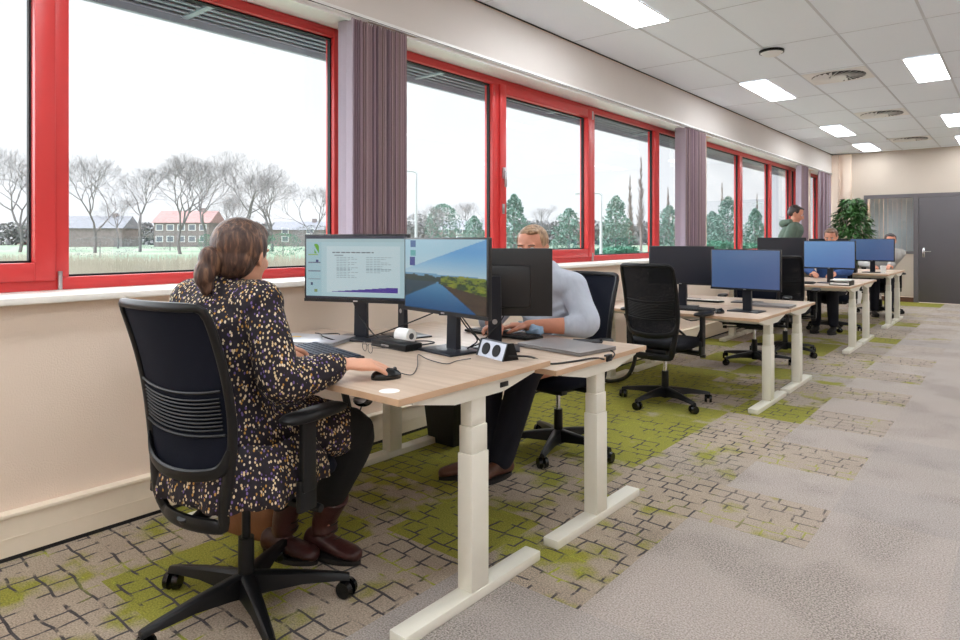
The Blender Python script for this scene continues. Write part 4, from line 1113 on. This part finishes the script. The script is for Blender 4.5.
    # hem hanging over the seat: fluted sheet round the back and both sides
    hm = MB(); n = 90; rows = []
    for zz, k in ((.60, .80), (.54, .90), (.50, .97), (.455, 1.0), (.425, 1.0)):
        row = []
        for i in range(n+1):
            a = D(205)+(D(335)-D(205))*i/n if False else D(150)+(D(390)-D(150))*i/n
            fl = 1+.035*math.sin(a*19)*(.62-zz)/.2
            lx = .268*k*fl*math.copysign(abs(math.cos(a))**.72, math.cos(a)); ly = -.004+.236*k*fl*math.copysign(abs(math.sin(a))**.72, math.sin(a))
            xx = CH[0]+lx*math.cos(CH[2])-ly*math.sin(CH[2]); yy = CH[1]+lx*math.sin(CH[2])+ly*math.cos(CH[2])
            z2 = zz+(.0 if zz > .5 else .035*max(0, math.sin(a)+.2))+.006*math.sin(a*7)
            row.append(V(xx, yy, z2)-Vector(og))
        rows.append(row)
    hm.rings(rows, False, False)
    ho = hm.build('dress_hem', M['dress'], dress, ang=80); sdm = ho.modifiers.new('t', 'SOLIDIFY'); sdm.thickness = .003
    # tights
    g_ = MB()
    limb(g_, [pel*.7+rk*.3, pel*.4+rk*.6, rk, (rk+ra)/2+V(0, -.015, 0), ra+V(0, 0, .09)], [.10, .09, .074, .064, .056]); limb(g_, [pel*.7+lk*.3, pel*.4+lk*.6, lk, (lk+la)/2+V(0, -.015, 0), la+V(0, 0, .09)], [.10, .09, .074, .064, .056])
    remesh(g_, 'tights', M['tights'], t, og, .006, 4)
    boot('boot', ra, V(.84, 1.545, 0), V(1.085, 1.60, 0), t, og, M['boot'], ra+(rk-ra)*.34)
    boot('boot', la, V(.72, 1.43, 0), V(.96, 1.50, 0), t, og, M['boot'], la+(lk-la)*.34)
    pass
woman()

def short_hair(Mh, t, og, mat, s=1.0, back=True, front=.02):
    h = MB()
    def ell(c, rx, ry, rz):
        m = Mh @ Matrix.Translation(V(*c)*s) @ Matrix.Diagonal((rx*s, ry*s, rz*s, 1)); bmesh.ops.create_uvsphere(h.bm, u_segments=24, v_segments=16, radius=1, matrix=m)
    ell((0, -.026, .040), .080, .090, .080); ell((0, .002, .086), .058, .058, .026); ell((0, -.052, -.002), .070, .060, .060); ell((-.02, .045, .092), .035, .030, .012)
    ell((.066, -.018, .038), .016, .05, .045); ell((-.066, -.018, .038), .016, .05, .045)
    return remesh(h, 'hair', mat, t, og, .006, 3)

def man():
    og = (.93, 3.15, 0)
    t = thing('person', 'man with short sandy hair in a pale blue-grey shirt, leaning over the second desk', 'person', og)
    pel = V(.92, 3.17, .57); ch = V(.95, 3.10, .83); nb = V(.955, 3.0, 1.045); hc = V(.935, 2.93, 1.172)
    Mh = headframe(hc, D(180+14), D(-10))
    ls = V(1.12, 3.05, .965); le = V(1.235, 2.99, .765); lw = V(1.00, 2.80, .765)
    rs = V(.78, 3.02, .965); re = V(.70, 2.86, .765); rw = V(.88, 2.69, .765)
    rk = V(1.04, 2.74, .55); ra = V(.93, 2.66, .11); lk = V(.84, 2.72, .55); la = V(.83, 2.60, .11)
    b = MB()
    limb(b, [pel, V(.93, 3.15, .70), ch, V(.955, 3.05, .97), nb], [.17, .155, .18, .17, .07], flat=.66, side=(1, 0, 0))
    limb(b, [nb-V(0, 0, .03), nb, hc-V(0, -.01, .04)], [.068, .064, .06])
    limb(b, [nb-V(0, 0, .06), ls], [.07, .065]); limb(b, [nb-V(0, 0, .06), rs], [.07, .065])
    limb(b, [ls, le], [.058, .047]); limb(b, [le, le*.6+lw*.4, lw], [.046, .044, .030]); limb(b, [rs, re], [.058, .047]); limb(b, [re, re*.6+rw*.4, rw], [.046, .044, .030])
    limb(b, [pel+V(.09, 0, -.01), rk], [.09, .065]); limb(b, [rk, ra], [.060, .042]); limb(b, [pel+V(-.09, 0, -.01), lk], [.09, .065]); limb(b, [lk, la], [.060, .042])
    add_head(b, Mh, 1.04)
    add_hand(b, lw, (-.8, -.58, 0), (0, 0, 1), 1, .45, 1.05); add_hand(b, rw, (.55, -.8, -.02), (0, 0, 1), -1, .45, 1.05)
    body = remesh(b, 'body', M['skinr'], t, og, .0056, 4)
    face_parts(Mh, body, og, 1.04); short_hair(Mh, t, og, M['hairm'], 1.04)
    d = MB()
    limb(d, [pel+V(0, 0, -.02), V(.93, 3.15, .70), ch, V(.955, 3.05, .97), V(.96, 3.02, 1.04), nb+V(0, 0, .01)], [.195, .185, .195, .165, .10, .080], flat=.70, side=(1, 0, 0))
    limb(d, [nb-V(0, 0, .05), ls+V(.0, 0, -.005)], [.088, .084]); limb(d, [nb-V(0, 0, .05), rs+V(0, 0, -.005)], [.088, .084])
    for s_, e_, w_ in ((ls, le, lw), (rs, re, rw)):
        limb(d, [s_, (s_+e_)/2+V(0, .01, 0), e_+V(0, .01, .012), e_*.78+w_*.22, e_*.72+w_*.28], [.080, .073, .072, .062, .056])
    for k in range(7):   # soft folds
        z_ = .70+.05*k; limb(d, [V(.80, 3.0, z_), V(.95, 2.96, z_-.03), V(1.09, 3.0, z_+.02)], [.012, .018, .012])
    sh = remesh(d, 'shirt', M['shirt'], t, og, .007, 14)
    c = MB(); pts = [nb+V(.075*math.cos(a), .062*math.sin(a)-.004, .022+.012*math.sin(a)) for a in [D(-60+300*k/14) for k in range(15)]]
    c.tube([p-Vector(og) for p in pts], .011, seg=8, sub=2, flat=.5, side=(0, 0, 1)); c.build('collar', M['shirt'], sh)
    g_ = MB()
    limb(g_, [pel+V(.0, 0, .02), pel+V(0, 0, -.04)], [.19, .19], flat=.75, side=(1, 0, 0))
    for k_, a_, sx in ((rk, ra, .09), (lk, la, -.09)): limb(g_, [pel+V(sx, 0, -.02), pel*.5+k_*.5, k_, (k_+a_)/2, a_+V(0, 0, -.015)], [.115, .095, .082, .075, .068])
    remesh(g_, 'trousers', M['jeans'], t, og, .007, 4)
    boot('shoe', ra, V(.95, 2.72, 0), V(.90, 2.43, 0), t, og, M['shoe'], shaft=False); boot('shoe', la, V(.85, 2.66, 0), V(.72, 2.42, 0), t, og, M['shoe'], shaft=False)
man()

def simple_person(label, og, hc, yaw, pitch, mat_top, mat_hair, seated=True, arms=None, extra=None, hs=1.0):
    """og floor origin, facing -Y rotated by yaw; seated or standing"""
    t = thing('person', label, 'person', og)
    O = Vector(og); hc = Vector(hc); Rz = Matrix.Rotation(yaw, 3, 'Z')
    def L(x, y, z): return O+Rz @ V(x, y, 0)+V(0, 0, z)
    Mh = headframe(hc, yaw, pitch)
    nb = hc-Rz @ V(0, .03, 0)+V(0, 0, -.125)
    b = MB(); d = MB(); g_ = MB()
    if seated:
        pel = L(0, -.02, .56); ch = pel*.45+nb*.55
    else:
        pel = L(0, -.02, .95); ch = pel*.45+nb*.55
    side = Rz @ V(1, 0, 0); fw_ = Rz @ V(0, 1, 0)
    limb(b, [pel, ch, nb-V(0, 0, .08), nb], [.15, .165, .15, .06], flat=.66, side=side); limb(b, [nb-V(0, 0, .02), hc-V(0, 0, .04)], [.058, .055])
    limb(d, [pel, ch, nb-V(0, 0, .09), nb-V(0, 0, .02), nb+V(0, 0, .012)], [.18, .19, .18, .11, .078], flat=.74, side=side)
    for s_, arm in zip((-1, 1), arms):
        sh = nb-V(0, 0, .07)+side*.152*s_; el = L(*arm[0]); wr = L(*arm[1])
        limb(b, [nb-V(0, 0, .06), sh], [.065, .06]); limb(b, [sh, el], [.052, .042]); limb(b, [el, wr], [.041, .028]); add_hand(b, wr, (wr-el)*1.0+V(0, 0, .0), (0, 0, 1), -s_, .5, 1)
        limb(d, [nb-V(0, 0, .06), sh], [.074, .070]); limb(d, [sh, (sh+el)/2, el, el*.5+wr*.5, el*.1+wr*.9], [.066, .060, .056, .050, .040])
        if seated: kn = L(.1*s_, .44, .55); an = L(.1*s_, .40, .11)
        else: kn = L(.1*s_, .02, .50); an = L(.1*s_, -.03, .10)
        limb(b, [pel+side*.08*s_, kn], [.09, .06]); limb(b, [kn, an], [.058, .040]); limb(g_, [pel+side*.08*s_, (pel+side*.08*s_+kn)/2, kn, an+V(0, 0, .02)], [.115, .095, .076, .06])
        hl = an-fw_*.05; hl.z = 0; tt = an+fw_*.2; tt.z = 0
        boot('shoe', an, hl, tt, t, og, M['sole'], shaft=False)
    add_head(b, Mh, hs); body = remesh(b, 'body', M['skinr'], t, og, .0075, 3); face_parts(Mh, body, og, hs, False)
    short_hair(Mh, t, og, mat_hair, hs)
    top = remesh(d, 'jacket' if not seated else 'sweater', mat_top, t, og, .009, 3)
    remesh(g_, 'trousers', M['jeans'], t, og, .009, 3)
    if extra == 'hood':
        q = MB(); q.tube([nb+side*(-.12)-fw_*.02+V(0, 0, .02), nb-fw_*.13+V(0, 0, -.01), nb+side*.12-fw_*.02+V(0, 0, .02)], [.035, .06, .035], seg=12, sub=6); remesh(q, 'hood', mat_top, top, og, .009, 3)
    if extra == 'phones':
        q = MB(); q.tube([Mh @ V(.095*math.cos(a)*hs, -.01, .02+.115*math.sin(a)*hs) for a in [PI*k/10 for k in range(11)]], .009, seg=8, sub=2)
        q.sph(Mh @ V(.092, -.005, -.005), .03, 14).sph(Mh @ V(-.092, -.005, -.005), .03, 14); q.xf(Matrix.Translation(-O)); q.build('headphones', M['white'], t)
    return t
simple_person('person standing by the window in a green hooded jacket, looking down', (.44, 9.70, 0), (.57, 9.78, 1.56), D(-80), D(-24), M['green'], M['haird'], False, [((-.26, .02, 1.12), (-.2, .24, 1.05)), ((.26, .02, 1.12), (.2, .25, 1.05))], 'hood')
simple_person('seated person in blue, only brown hair showing above the bright blue monitor', (1.02, 9.75, 0), (1.03, 9.66, 1.235), D(180), D(-20), M['bluesw'], M['hairb'], True, [((-.24, .20, .80), (-.12, .44, .77)), ((.24, .20, .80), (.12, .44, .77))])
simple_person('dark haired person in a cream top seated at the farthest desk', (1.15, 12.25, 0), (1.375, 12.12, 1.18), D(180+20), D(-12), M['cream'], M['haird'], True, [((-.22, .12, .82), (-.12, .34, .79)), ((.22, .12, .82), (.12, .34, .79))], None)

# ------------------------------------------------------------------ potted plant
pp = thing('potted_plant', 'tall bushy green pot plant in the far corner by the dark framed window', 'plant', (.50, 14.0, 0))
MB().rings([[Vector((r*math.cos(a), r*math.sin(a), zz)) for a in [2*PI*k/28 for k in range(28)]] for r, zz in ((.15, 0), (.19, .36), (.175, .36), (.16, .33))]).build('pot', M['white'], pp)
st = MB(); lf = MB(); rnd = random.Random(11)
for k in range(9):
    a = rnd.uniform(0, 2*PI); r = rnd.uniform(.02, .2); top = V(r*math.cos(a), r*math.sin(a), rnd.uniform(1.3, 1.95))
    st.tube([V(.04*math.cos(a), .04*math.sin(a), .33), V(.5*top.x, .5*top.y, .9), top], [.012, .009, .004], seg=6, sub=5)
for k in range(1500):
    zz = rnd.uniform(.75, 1.98); t_ = (zz-.75)/1.23; R = .33*math.sin(PI*(.22+.70*t_))**.7
    a = rnd.uniform(0, 2*PI); r = R*math.sqrt(rnd.uniform(.05, 1)); p = V(r*math.cos(a), r*math.sin(a), zz)
    dd = V(math.cos(a+rnd.uniform(-.7, .7)), math.sin(a+rnd.uniform(-.7, .7)), rnd.uniform(-1.3, -.1)).normalized(); L_ = rnd.uniform(.09, .17); sd_ = dd.cross(V(0, 0, 1)).normalized()*L_*.22
    nn = sd_.cross(dd).normalized()*.012
    lf.quad([p, p+dd*L_*.45+sd_+nn, p+dd*L_, p+dd*L_*.45]); lf.quad([p, p+dd*L_*.45, p+dd*L_, p+dd*L_*.45-sd_+nn])
st.build('stem', M['bark'], pp); lf.build('foliage', M['leaf'], pp, sm=False, recalc=False)

# ------------------------------------------------------------------ outdoors
CAM = V(3.0, 0, 1.225); FW = V(-.6389, .7693, 0); RT = V(.7693, .6389, 0); FP = 655
GZ = -.3
def out(px, dep): 
    """ground spot at a bearing of the window view, dep metres ahead"""
    p = CAM+FW*dep+RT*((px-480)/FP*dep); p.z = GZ; return p
gp = MB(); gp.b2((-260, -160, GZ-.1), (-.36, 300, GZ)); struct(gp.build('ground', M['lawn'], sm=False), 'pale field outside the windows')
def bare_tree(seed, h=10, spread=1.0, depth=8):
    rnd = random.Random(seed); mb = MB()
    def grow(p, d, L_, r, n):
        q = p+d*L_; m = (p+q)/2+V(rnd.uniform(-1, 1), rnd.uniform(-1, 1), rnd.uniform(-.5, .5))*L_*.06
        r1 = r*.74
        for a, b_, ra, rb_ in ((p, m, r, (r+r1)/2), (m, q, (r+r1)/2, r1)):
            mb.cyl(a, b_, ra, rb_, seg=6 if n > 5 else 3, caps=False)
        if n == 0: return
        k = 3 if rnd.random() < .62 else 2
        for i in range(k):
            ax = V(rnd.uniform(-1, 1), rnd.uniform(-1, 1), rnd.uniform(-1, 1)).cross(d).normalized()
            ang = rnd.uniform(.25, .8)*spread
            nd = (Matrix.Rotation(ang, 3, ax) @ d + V(0, 0, .10)).normalized()
            grow(q, nd, L_*rnd.uniform(.72, .88), r1*rnd.uniform(.75, .95), n-1)
    grow(V(0, 0, 0), V(0, 0, 1), h*.22, h*.015, depth)
    return mb.build('bare_tree', M['bark'], sm=False, recalc=False)
protos = [bare_tree(s, 10) for s in (2, 5, 9)]
sp_t = [(20, 70, 1.0, 0, 'bare tree at the left window edge behind the opening sash'), (95, 66, .86, 1, 'bare tree just right of the first red mullion, before the grey roof'), (140, 72, .9, 2, 'bare tree left of the red roofed house'),
        (180, 62, .88, 0, 'bare tree standing in front of the red roofed house'), (205, 75, 1.0, 1, 'tall bare tree above the red roofed house'), (245, 68, .93, 2, 'wide bare tree right above the woman\'s head'),
        (272, 74, .86, 0, 'bare tree right of the woman\'s head, leaning crown'), (312, 86, .75, 1, 'small bare tree close to the right jamb of the wide window'), (-30, 60, 1, 2, 'bare tree beyond the left photo edge'),
        (432, 85, .55, 0, 'low bare tree left of the cluster in the second window'), (470, 95, .6, 1, 'bare tree far behind the conifers in the second window'), (540, 100, .6, 2, 'faint bare tree between the two conifers of the opening sash'), (118, 95, .7, 2, 'distant bare tree behind the grey roofed barn'), (225, 98, .75, 0, 'distant bare tree behind the red roofed house')]
for i, (px, dep, s, k, lb) in enumerate(sp_t):
    o = protos[k] if i < 3 and k == i else None
    if o is None or 'label' in o: o = protos[k].copy(); C.objects.link(o)
    o.location = out(px, dep); o.scale = (s*1.35, s*1.35, s*1.15); o.rotation_euler = (0, 0, i*1.3); tag(o, lb, 'tree', 'bare trees in the field')
for k in range(3):
    if 'label' not in protos[k]:
        protos[k].location = out(60+k*30, 110); tag(protos[k], 'distant bare tree on the horizon, %s one' % ('left', 'middle', 'right')[k], 'tree')
def poplar(px, dep, h, lb, seed):
    rnd = random.Random(seed); mb = MB(); mb.cyl((0, 0, 0), (0, 0, h), h*.014, .02, seg=6)
    for k in range(170):
        z_ = rnd.uniform(.12, .97)*h; a = rnd.uniform(0, 2*PI); L_ = h*.20*(1.1-z_/h)*rnd.uniform(.5, 1); d_ = V(math.cos(a)*.35, math.sin(a)*.35, 1).normalized()
        p = V(0, 0, z_); q = p+d_*L_; mb.cyl(p, q, .035, .008, seg=3, caps=False)
        for j in range(3):
            b_ = a+rnd.uniform(-1, 1); mb.cyl(p+d_*L_*.4*(j+.5)/1.5, p+d_*L_*.4*(j+.5)/1.5+V(math.cos(b_)*.4, math.sin(b_)*.4, 1).normalized()*L_*.5, .016, .005, seg=3, caps=False)
    o = mb.build('poplar_tree', M['barkp'], sm=False, recalc=False); o.location = out(px, dep); tag(o, lb, 'tree', 'bare poplars beyond the second window')
for i, (px, dep, h, lb) in enumerate([(630, 62, 7.5, 'tall bare poplar right of the pale lamp post'), (641, 60, 9.0, 'tallest bare poplar in the second window'), (651, 64, 7.2, 'bare poplar tight against the mullion of the second window'), (668, 70, 7, 'bare poplar in the last narrow pane of the second window'), (722, 70, 7.5, 'bare poplar in the first pane of the third window'), (757, 80, 7, 'bare poplar in the middle pane of the third window')]): poplar(px, dep, h, lb, i)
def leafy(name, lb, px, dep, h, r, mat, n=3000, cone=True, seed=1, cat='tree', group=None):
    rnd = random.Random(seed); mb = MB(); t = thing(name, lb, cat, out(px, dep), 0, group)
    for k in range(n):
        z_ = (rnd.random()**(1.35 if cone else .9)); a = rnd.uniform(0, 2*PI)
        R = r*(((1-z_)**.62+.05)*(1+.22*math.sin(z_*23+a*2)) if cone else math.sqrt(max(.02, 1-(2*z_-1)**2))) * (1+.18*math.sin(a*5+z_*16))
        q = R*(.55+.45*math.sqrt(rnd.random())); p = V(q*math.cos(a), q*math.sin(a), h*(.04+.96*z_))
        s = rnd.uniform(.35, 1)*h*.032; u = V(rnd.uniform(-1, 1), rnd.uniform(-1, 1), rnd.uniform(-1, 1)).normalized(); w_ = u.orthogonal().normalized()
        mb.quad([p-u*s, p+w_*s*.5, p+u*s, p-w_*s*.5])
    mb.build('foliage', mat, t, sm=False, recalc=False)
    MB().cyl((0, 0, 0), (0, 0, h*.8), h*.025, .03, seg=8).build('trunk', M['bark'], t)
leafy('conifer_tree', 'dark green conifer in the opening sash, left of the man\'s head', 514, 42, 4.3, 1.25, M['conif'], seed=1)
leafy('conifer_tree', 'conifer in the opening sash, right of the man\'s head', 569, 46, 3.6, 1.5, M['conif'], seed=2)
leafy('conifer_tree', 'conifer beside the mullion right of the lake wallpaper monitor', 474, 44, 3.0, 1.2, M['conif'], seed=3)
leafy('conifer_tree', 'tall conifer right of the lamp post in the third pane', 616, 48, 4.6, 1.4, M['conif'], seed=4)
leafy('conifer_tree', 'conifer in the last narrow pane of the second window', 669, 50, 4.0, 1.4, M['conif'], seed=5)
leafy('conifer_tree', 'conifer in the first pane of the third window', 728, 52, 4.8, 1.5, M['conif'], seed=6)
leafy('conifer_tree', 'blue-green conifer at the left of the third window', 712, 56, 3.8, 1.4, M['conif'], seed=8)
leafy('conifer_tree', 'conifer in the middle pane of the third window', 755, 60, 4.2, 1.2, M['conif'], seed=9)
leafy('evergreen_tree', 'round dark tree between the lamp post and conifers in the second window', 443, 90, 6.2, 2.4, M['conif'], 2200, False, 7)
leafy('evergreen_tree', 'pale round tree at the left of the second window', 418, 100, 5.2, 2.6, M['scrub'], 1600, False, 17)
leafy('garden_shrub', 'green shrub left of the woman\'s bun', 206, 60, 1.9, .7, M['bush'], 900, False, 21, 'shrub')
leafy('garden_shrub', 'green shrub right of the woman\'s face', 283, 52, 1.9, 1.6, M['bush'], 1400, False, 22, 'shrub')
leafy('garden_shrub', 'bare brown shrub left of the woman\'s head', 100, 50, 1.6, 2.6, M['scrub'], 1800, False, 23, 'shrub')
leafy('garden_shrub', 'wide bare scrub in front of the red roofed house', 170, 78, 2.2, 4.5, M['scrub'], 2200, False, 24, 'shrub')
leafy('garden_shrub', 'bare scrub at the right jamb of the wide window', 315, 66, 2.8, 3.2, M['scrub'], 2000, False, 25, 'shrub')
def hedge(lb, pa, pb, h, dpt, mat, n, seed):
    rnd = random.Random(seed); a = out(*pa); b_ = out(*pb); mb = MB(); m = (a+b_)/2; d_ = (b_-a)
    for k in range(n):
        p = a+d_*rnd.random()-m; hh = h*(.85+.25*noise.noise(p*.4)); p = p+V(rnd.uniform(-1, 1)*dpt, rnd.uniform(-1, 1)*dpt, hh*rnd.random()**.8)
        s = rnd.uniform(.05, .14)*max(1, h); u = V(rnd.uniform(-1, 1), rnd.uniform(-1, 1), rnd.uniform(-1, 1)).normalized(); w_ = u.orthogonal().normalized(); mb.quad([p-u*s, p+w_*s*.5, p+u*s, p-w_*s*.5])
    o = mb.build('hedge', mat, sm=False, recalc=False); o.location = m; tag(o, lb, 'hedge')
hedge('green hedge along the foot of the opening sash of the second window', (497, 34), (588, 36), 1.0, .4, M['bush'], 5000, 1)
hedge('green hedge in the third pane right of the man', (603, 36), (630, 38), 1.15, .5, M['bush'], 2500, 2)
hedge('hedge below the third window panes', (708, 44), (795, 52), 1.3, .6, M['bush'], 5000, 3)
hedge('low hedge in the leftmost pane of the second window', (405, 44), (500, 44), .75, .4, M['bush'], 4500, 4)
hedge('distant tree line behind the field in the wide window', (0, 140), (345, 150), 5, 2.5, M['scrub'], 9000, 5)
hedge('distant tree line in the second window', (380, 130), (720, 150), 5.5, 2.5, M['scrub'], 9000, 6)
# reeds: uncountable
rnd = random.Random(4); mb = MB()
for k in range(15000):
    px = rnd.uniform(-60, 345); dep = rnd.uniform(13, 34); p = out(px, dep); hh = rnd.uniform(.35, .80); dx = V(rnd.uniform(-.1, .1), rnd.uniform(-.1, .1), 0); w_ = RT*.012
    mb.quad([p-w_, p+w_, p+dx+w_*.3+V(0, 0, hh), p+dx-w_*.3+V(0, 0, hh)])
o = mb.build('dry_reeds', M['reed'], sm=False, recalc=False); tag(o, 'pale dry reeds growing before the wide window', 'reeds', kind='stuff')
# houses
def house(lb, px, dep, w_, d_, hw, hr, rot, rmat, wins=4):
    t = thing('house', lb, 'house', out(px, dep), rot)
    MB().b2((-w_/2, -d_/2, 0), (w_/2, d_/2, hw)).build('wall', M['brick'], t, sm=False)
    MB().prism([(-d_/2-.4, hw), (d_/2+.4, hw), (0, hw+hr)], -w_/2-.4, w_/2+.4, 'x').build('roof', rmat, t, sm=False)
    MB().b2((w_*.22, -.4, hw+hr*.5), (w_*.22+.7, .4, hw+hr+.5)).build('chimney', M['brick'], t, sm=False)
    for r in range(2):
        for k in range(wins):
            x = -w_/2+w_*(k+.5)/wins; z_ = .8+r*hw*.48
            f = MB().b2((x-.65, -d_/2-.06, z_), (x+.65, -d_/2-.01, z_+1.1)).build('window_casing', M['white'], t, sm=False)
            MB().b2((x-.5, -d_/2-.08, z_+.12), (x+.5, -d_/2-.065, z_+.98)).build('window_pane', M['hwin'], f, sm=False)
house('brick house with a red tiled roof beyond the field', 190, 118, 9.5, 7, 4.2, 2.2, D(40), M['roof'], 5)
house('long low house with a grey roof left of the red roofed one', 100, 116, 10.5, 6, 3.2, 2.2, D(42), M['groof'], 0)
house('small grey roofed house at the right side of the wide window', 302, 122, 9, 6, 3.0, 1.6, D(40), M['groof'], 2)
house('far house with a grey roof in the second window', 480, 125, 14, 7, 3.0, 2.0, D(20), M['groof'], 5)
def lamp(lb, px, dep, h):
    t = thing('street_lamp', lb, 'street lamp', out(px, dep), D(40))
    MB().cyl((0, 0, 0), (0, 0, h-.4), .075, .05, seg=10).build('pole', M['lampm'], t)
    MB().tube([(0, 0, h-.45), (0, 0, h-.1), (-.35, 0, h), (-.8, 0, h-.02)], .04, seg=8).build('arm', M['lampm'], t)
    MB().box((-.95, 0, h-.03), (.5, .2, .09), bev=.02).build('lamp_head', M['lampm'], t)
lamp('pale street lamp at the left of the second window', 416, 30, 4.6)
lamp('pale street lamp in the third pane, right of the man', 601, 30, 3.6)
hz = MB()
def car(lb, px, dep, rz, mat):
    t = thing('parked_car', lb, 'car', out(px, dep), rz, 'parked cars')
    MB().rings([[V(x, y, z_) for x, z_ in ((-2.1, .35), (-2.1, .8), (-1.3, .95), (-.8, 1.4), (.8, 1.42), (1.4, .95), (2.1, .8), (2.1, .35))] for y in (-.85, .85)]).build('car_body', mat, t, sm=False)
    MB().rings([[V(x, y, z_) for x, z_ in ((-1.15, .95), (-.75, 1.34), (.75, 1.36), (1.2, .95))] for y in (-.87, .87)]).build('car_windows', M['hwin'], t, sm=False)
    for x in (-1.3, 1.3):
        for y in (-.8, .8): MB().cyl((x, y-.1, .33), (x, y+.1, .33), .33, seg=16).build('wheel', M['gasket'], t)
car('white parked car low in the leftmost pane of the second window', 440, 62, D(40), M['white'])
car('dark parked car beside the white one in the second window', 462, 64, D(40), M['hwin'])

# ------------------------------------------------------------------ light, sky, camera
wd = bpy.data.worlds.new('World'); bpy.context.scene.world = wd; wd.use_nodes = True
nt = wd.node_tree; nt.nodes.clear(); wo = nt.nodes.new('ShaderNodeOutputWorld'); bg = nt.nodes.new('ShaderNodeBackground')
tc = nt.nodes.new('ShaderNodeTexCoord'); nz = N(nt, 'ShaderNodeTexNoise', i_Scale=2.2, i_Detail=4)
r = ramp(nt, [(.35, (.86, .91, .98, 1)), (.65, (.97, .98, 1, 1))])
nt.links.new(tc.outputs['Generated'], nz.inputs['Vector']); nt.links.new(nz.outputs['Fac'], r.inputs[0]); nt.links.new(r.outputs[0], bg.inputs[0]); bg.inputs[1].default_value = .325
nt.links.new(bg.outputs[0], wo.inputs[0])
# unseen lamp added to brighten the small room behind the partition
lo = thing('added_room_light', 'unseen light added to brighten the room behind the interior window', 'ceiling light', (1.2, YF+1.2, H-.26))
MB().b2((-.3, -.3, -.01), (.3, .3, .01)).build('diffuser', M['lamp'], lo, sm=False)

sn = bpy.data.lights.new('daylight', 'SUN'); sn.energy = 3.4; sn.angle = D(140); sn.color = (.93, .96, 1.0)
so_ = bpy.data.objects.new('daylight', sn); C.objects.link(so_); so_.rotation_euler = V(1, .25, -.62).to_track_quat('-Z', 'Y').to_euler()
cd = bpy.data.cameras.new('camera'); cam = bpy.data.objects.new('camera', cd); C.objects.link(cam)
cam.location = CAM; cam.rotation_euler = (D(90), 0, math.atan(544/655)); cd.sensor_width = 36; cd.lens = 655*36/960; cd.shift_y = -82/960; cd.clip_start = .05; cd.clip_end = 600
sc = bpy.context.scene; sc.camera = cam
sc.view_settings.view_transform = 'Standard'; sc.view_settings.look = 'None'; sc.view_settings.gamma = 1; sc.view_settings.exposure = 1.95; sc.view_settings.use_curve_mapping = False
sc.cycles.max_bounces = 10; sc.cycles.diffuse_bounces = 8; sc.cycles.transparent_max_bounces = 16; sc.cycles.use_denoising = True; sc.cycles.sample_clamp_indirect = 6
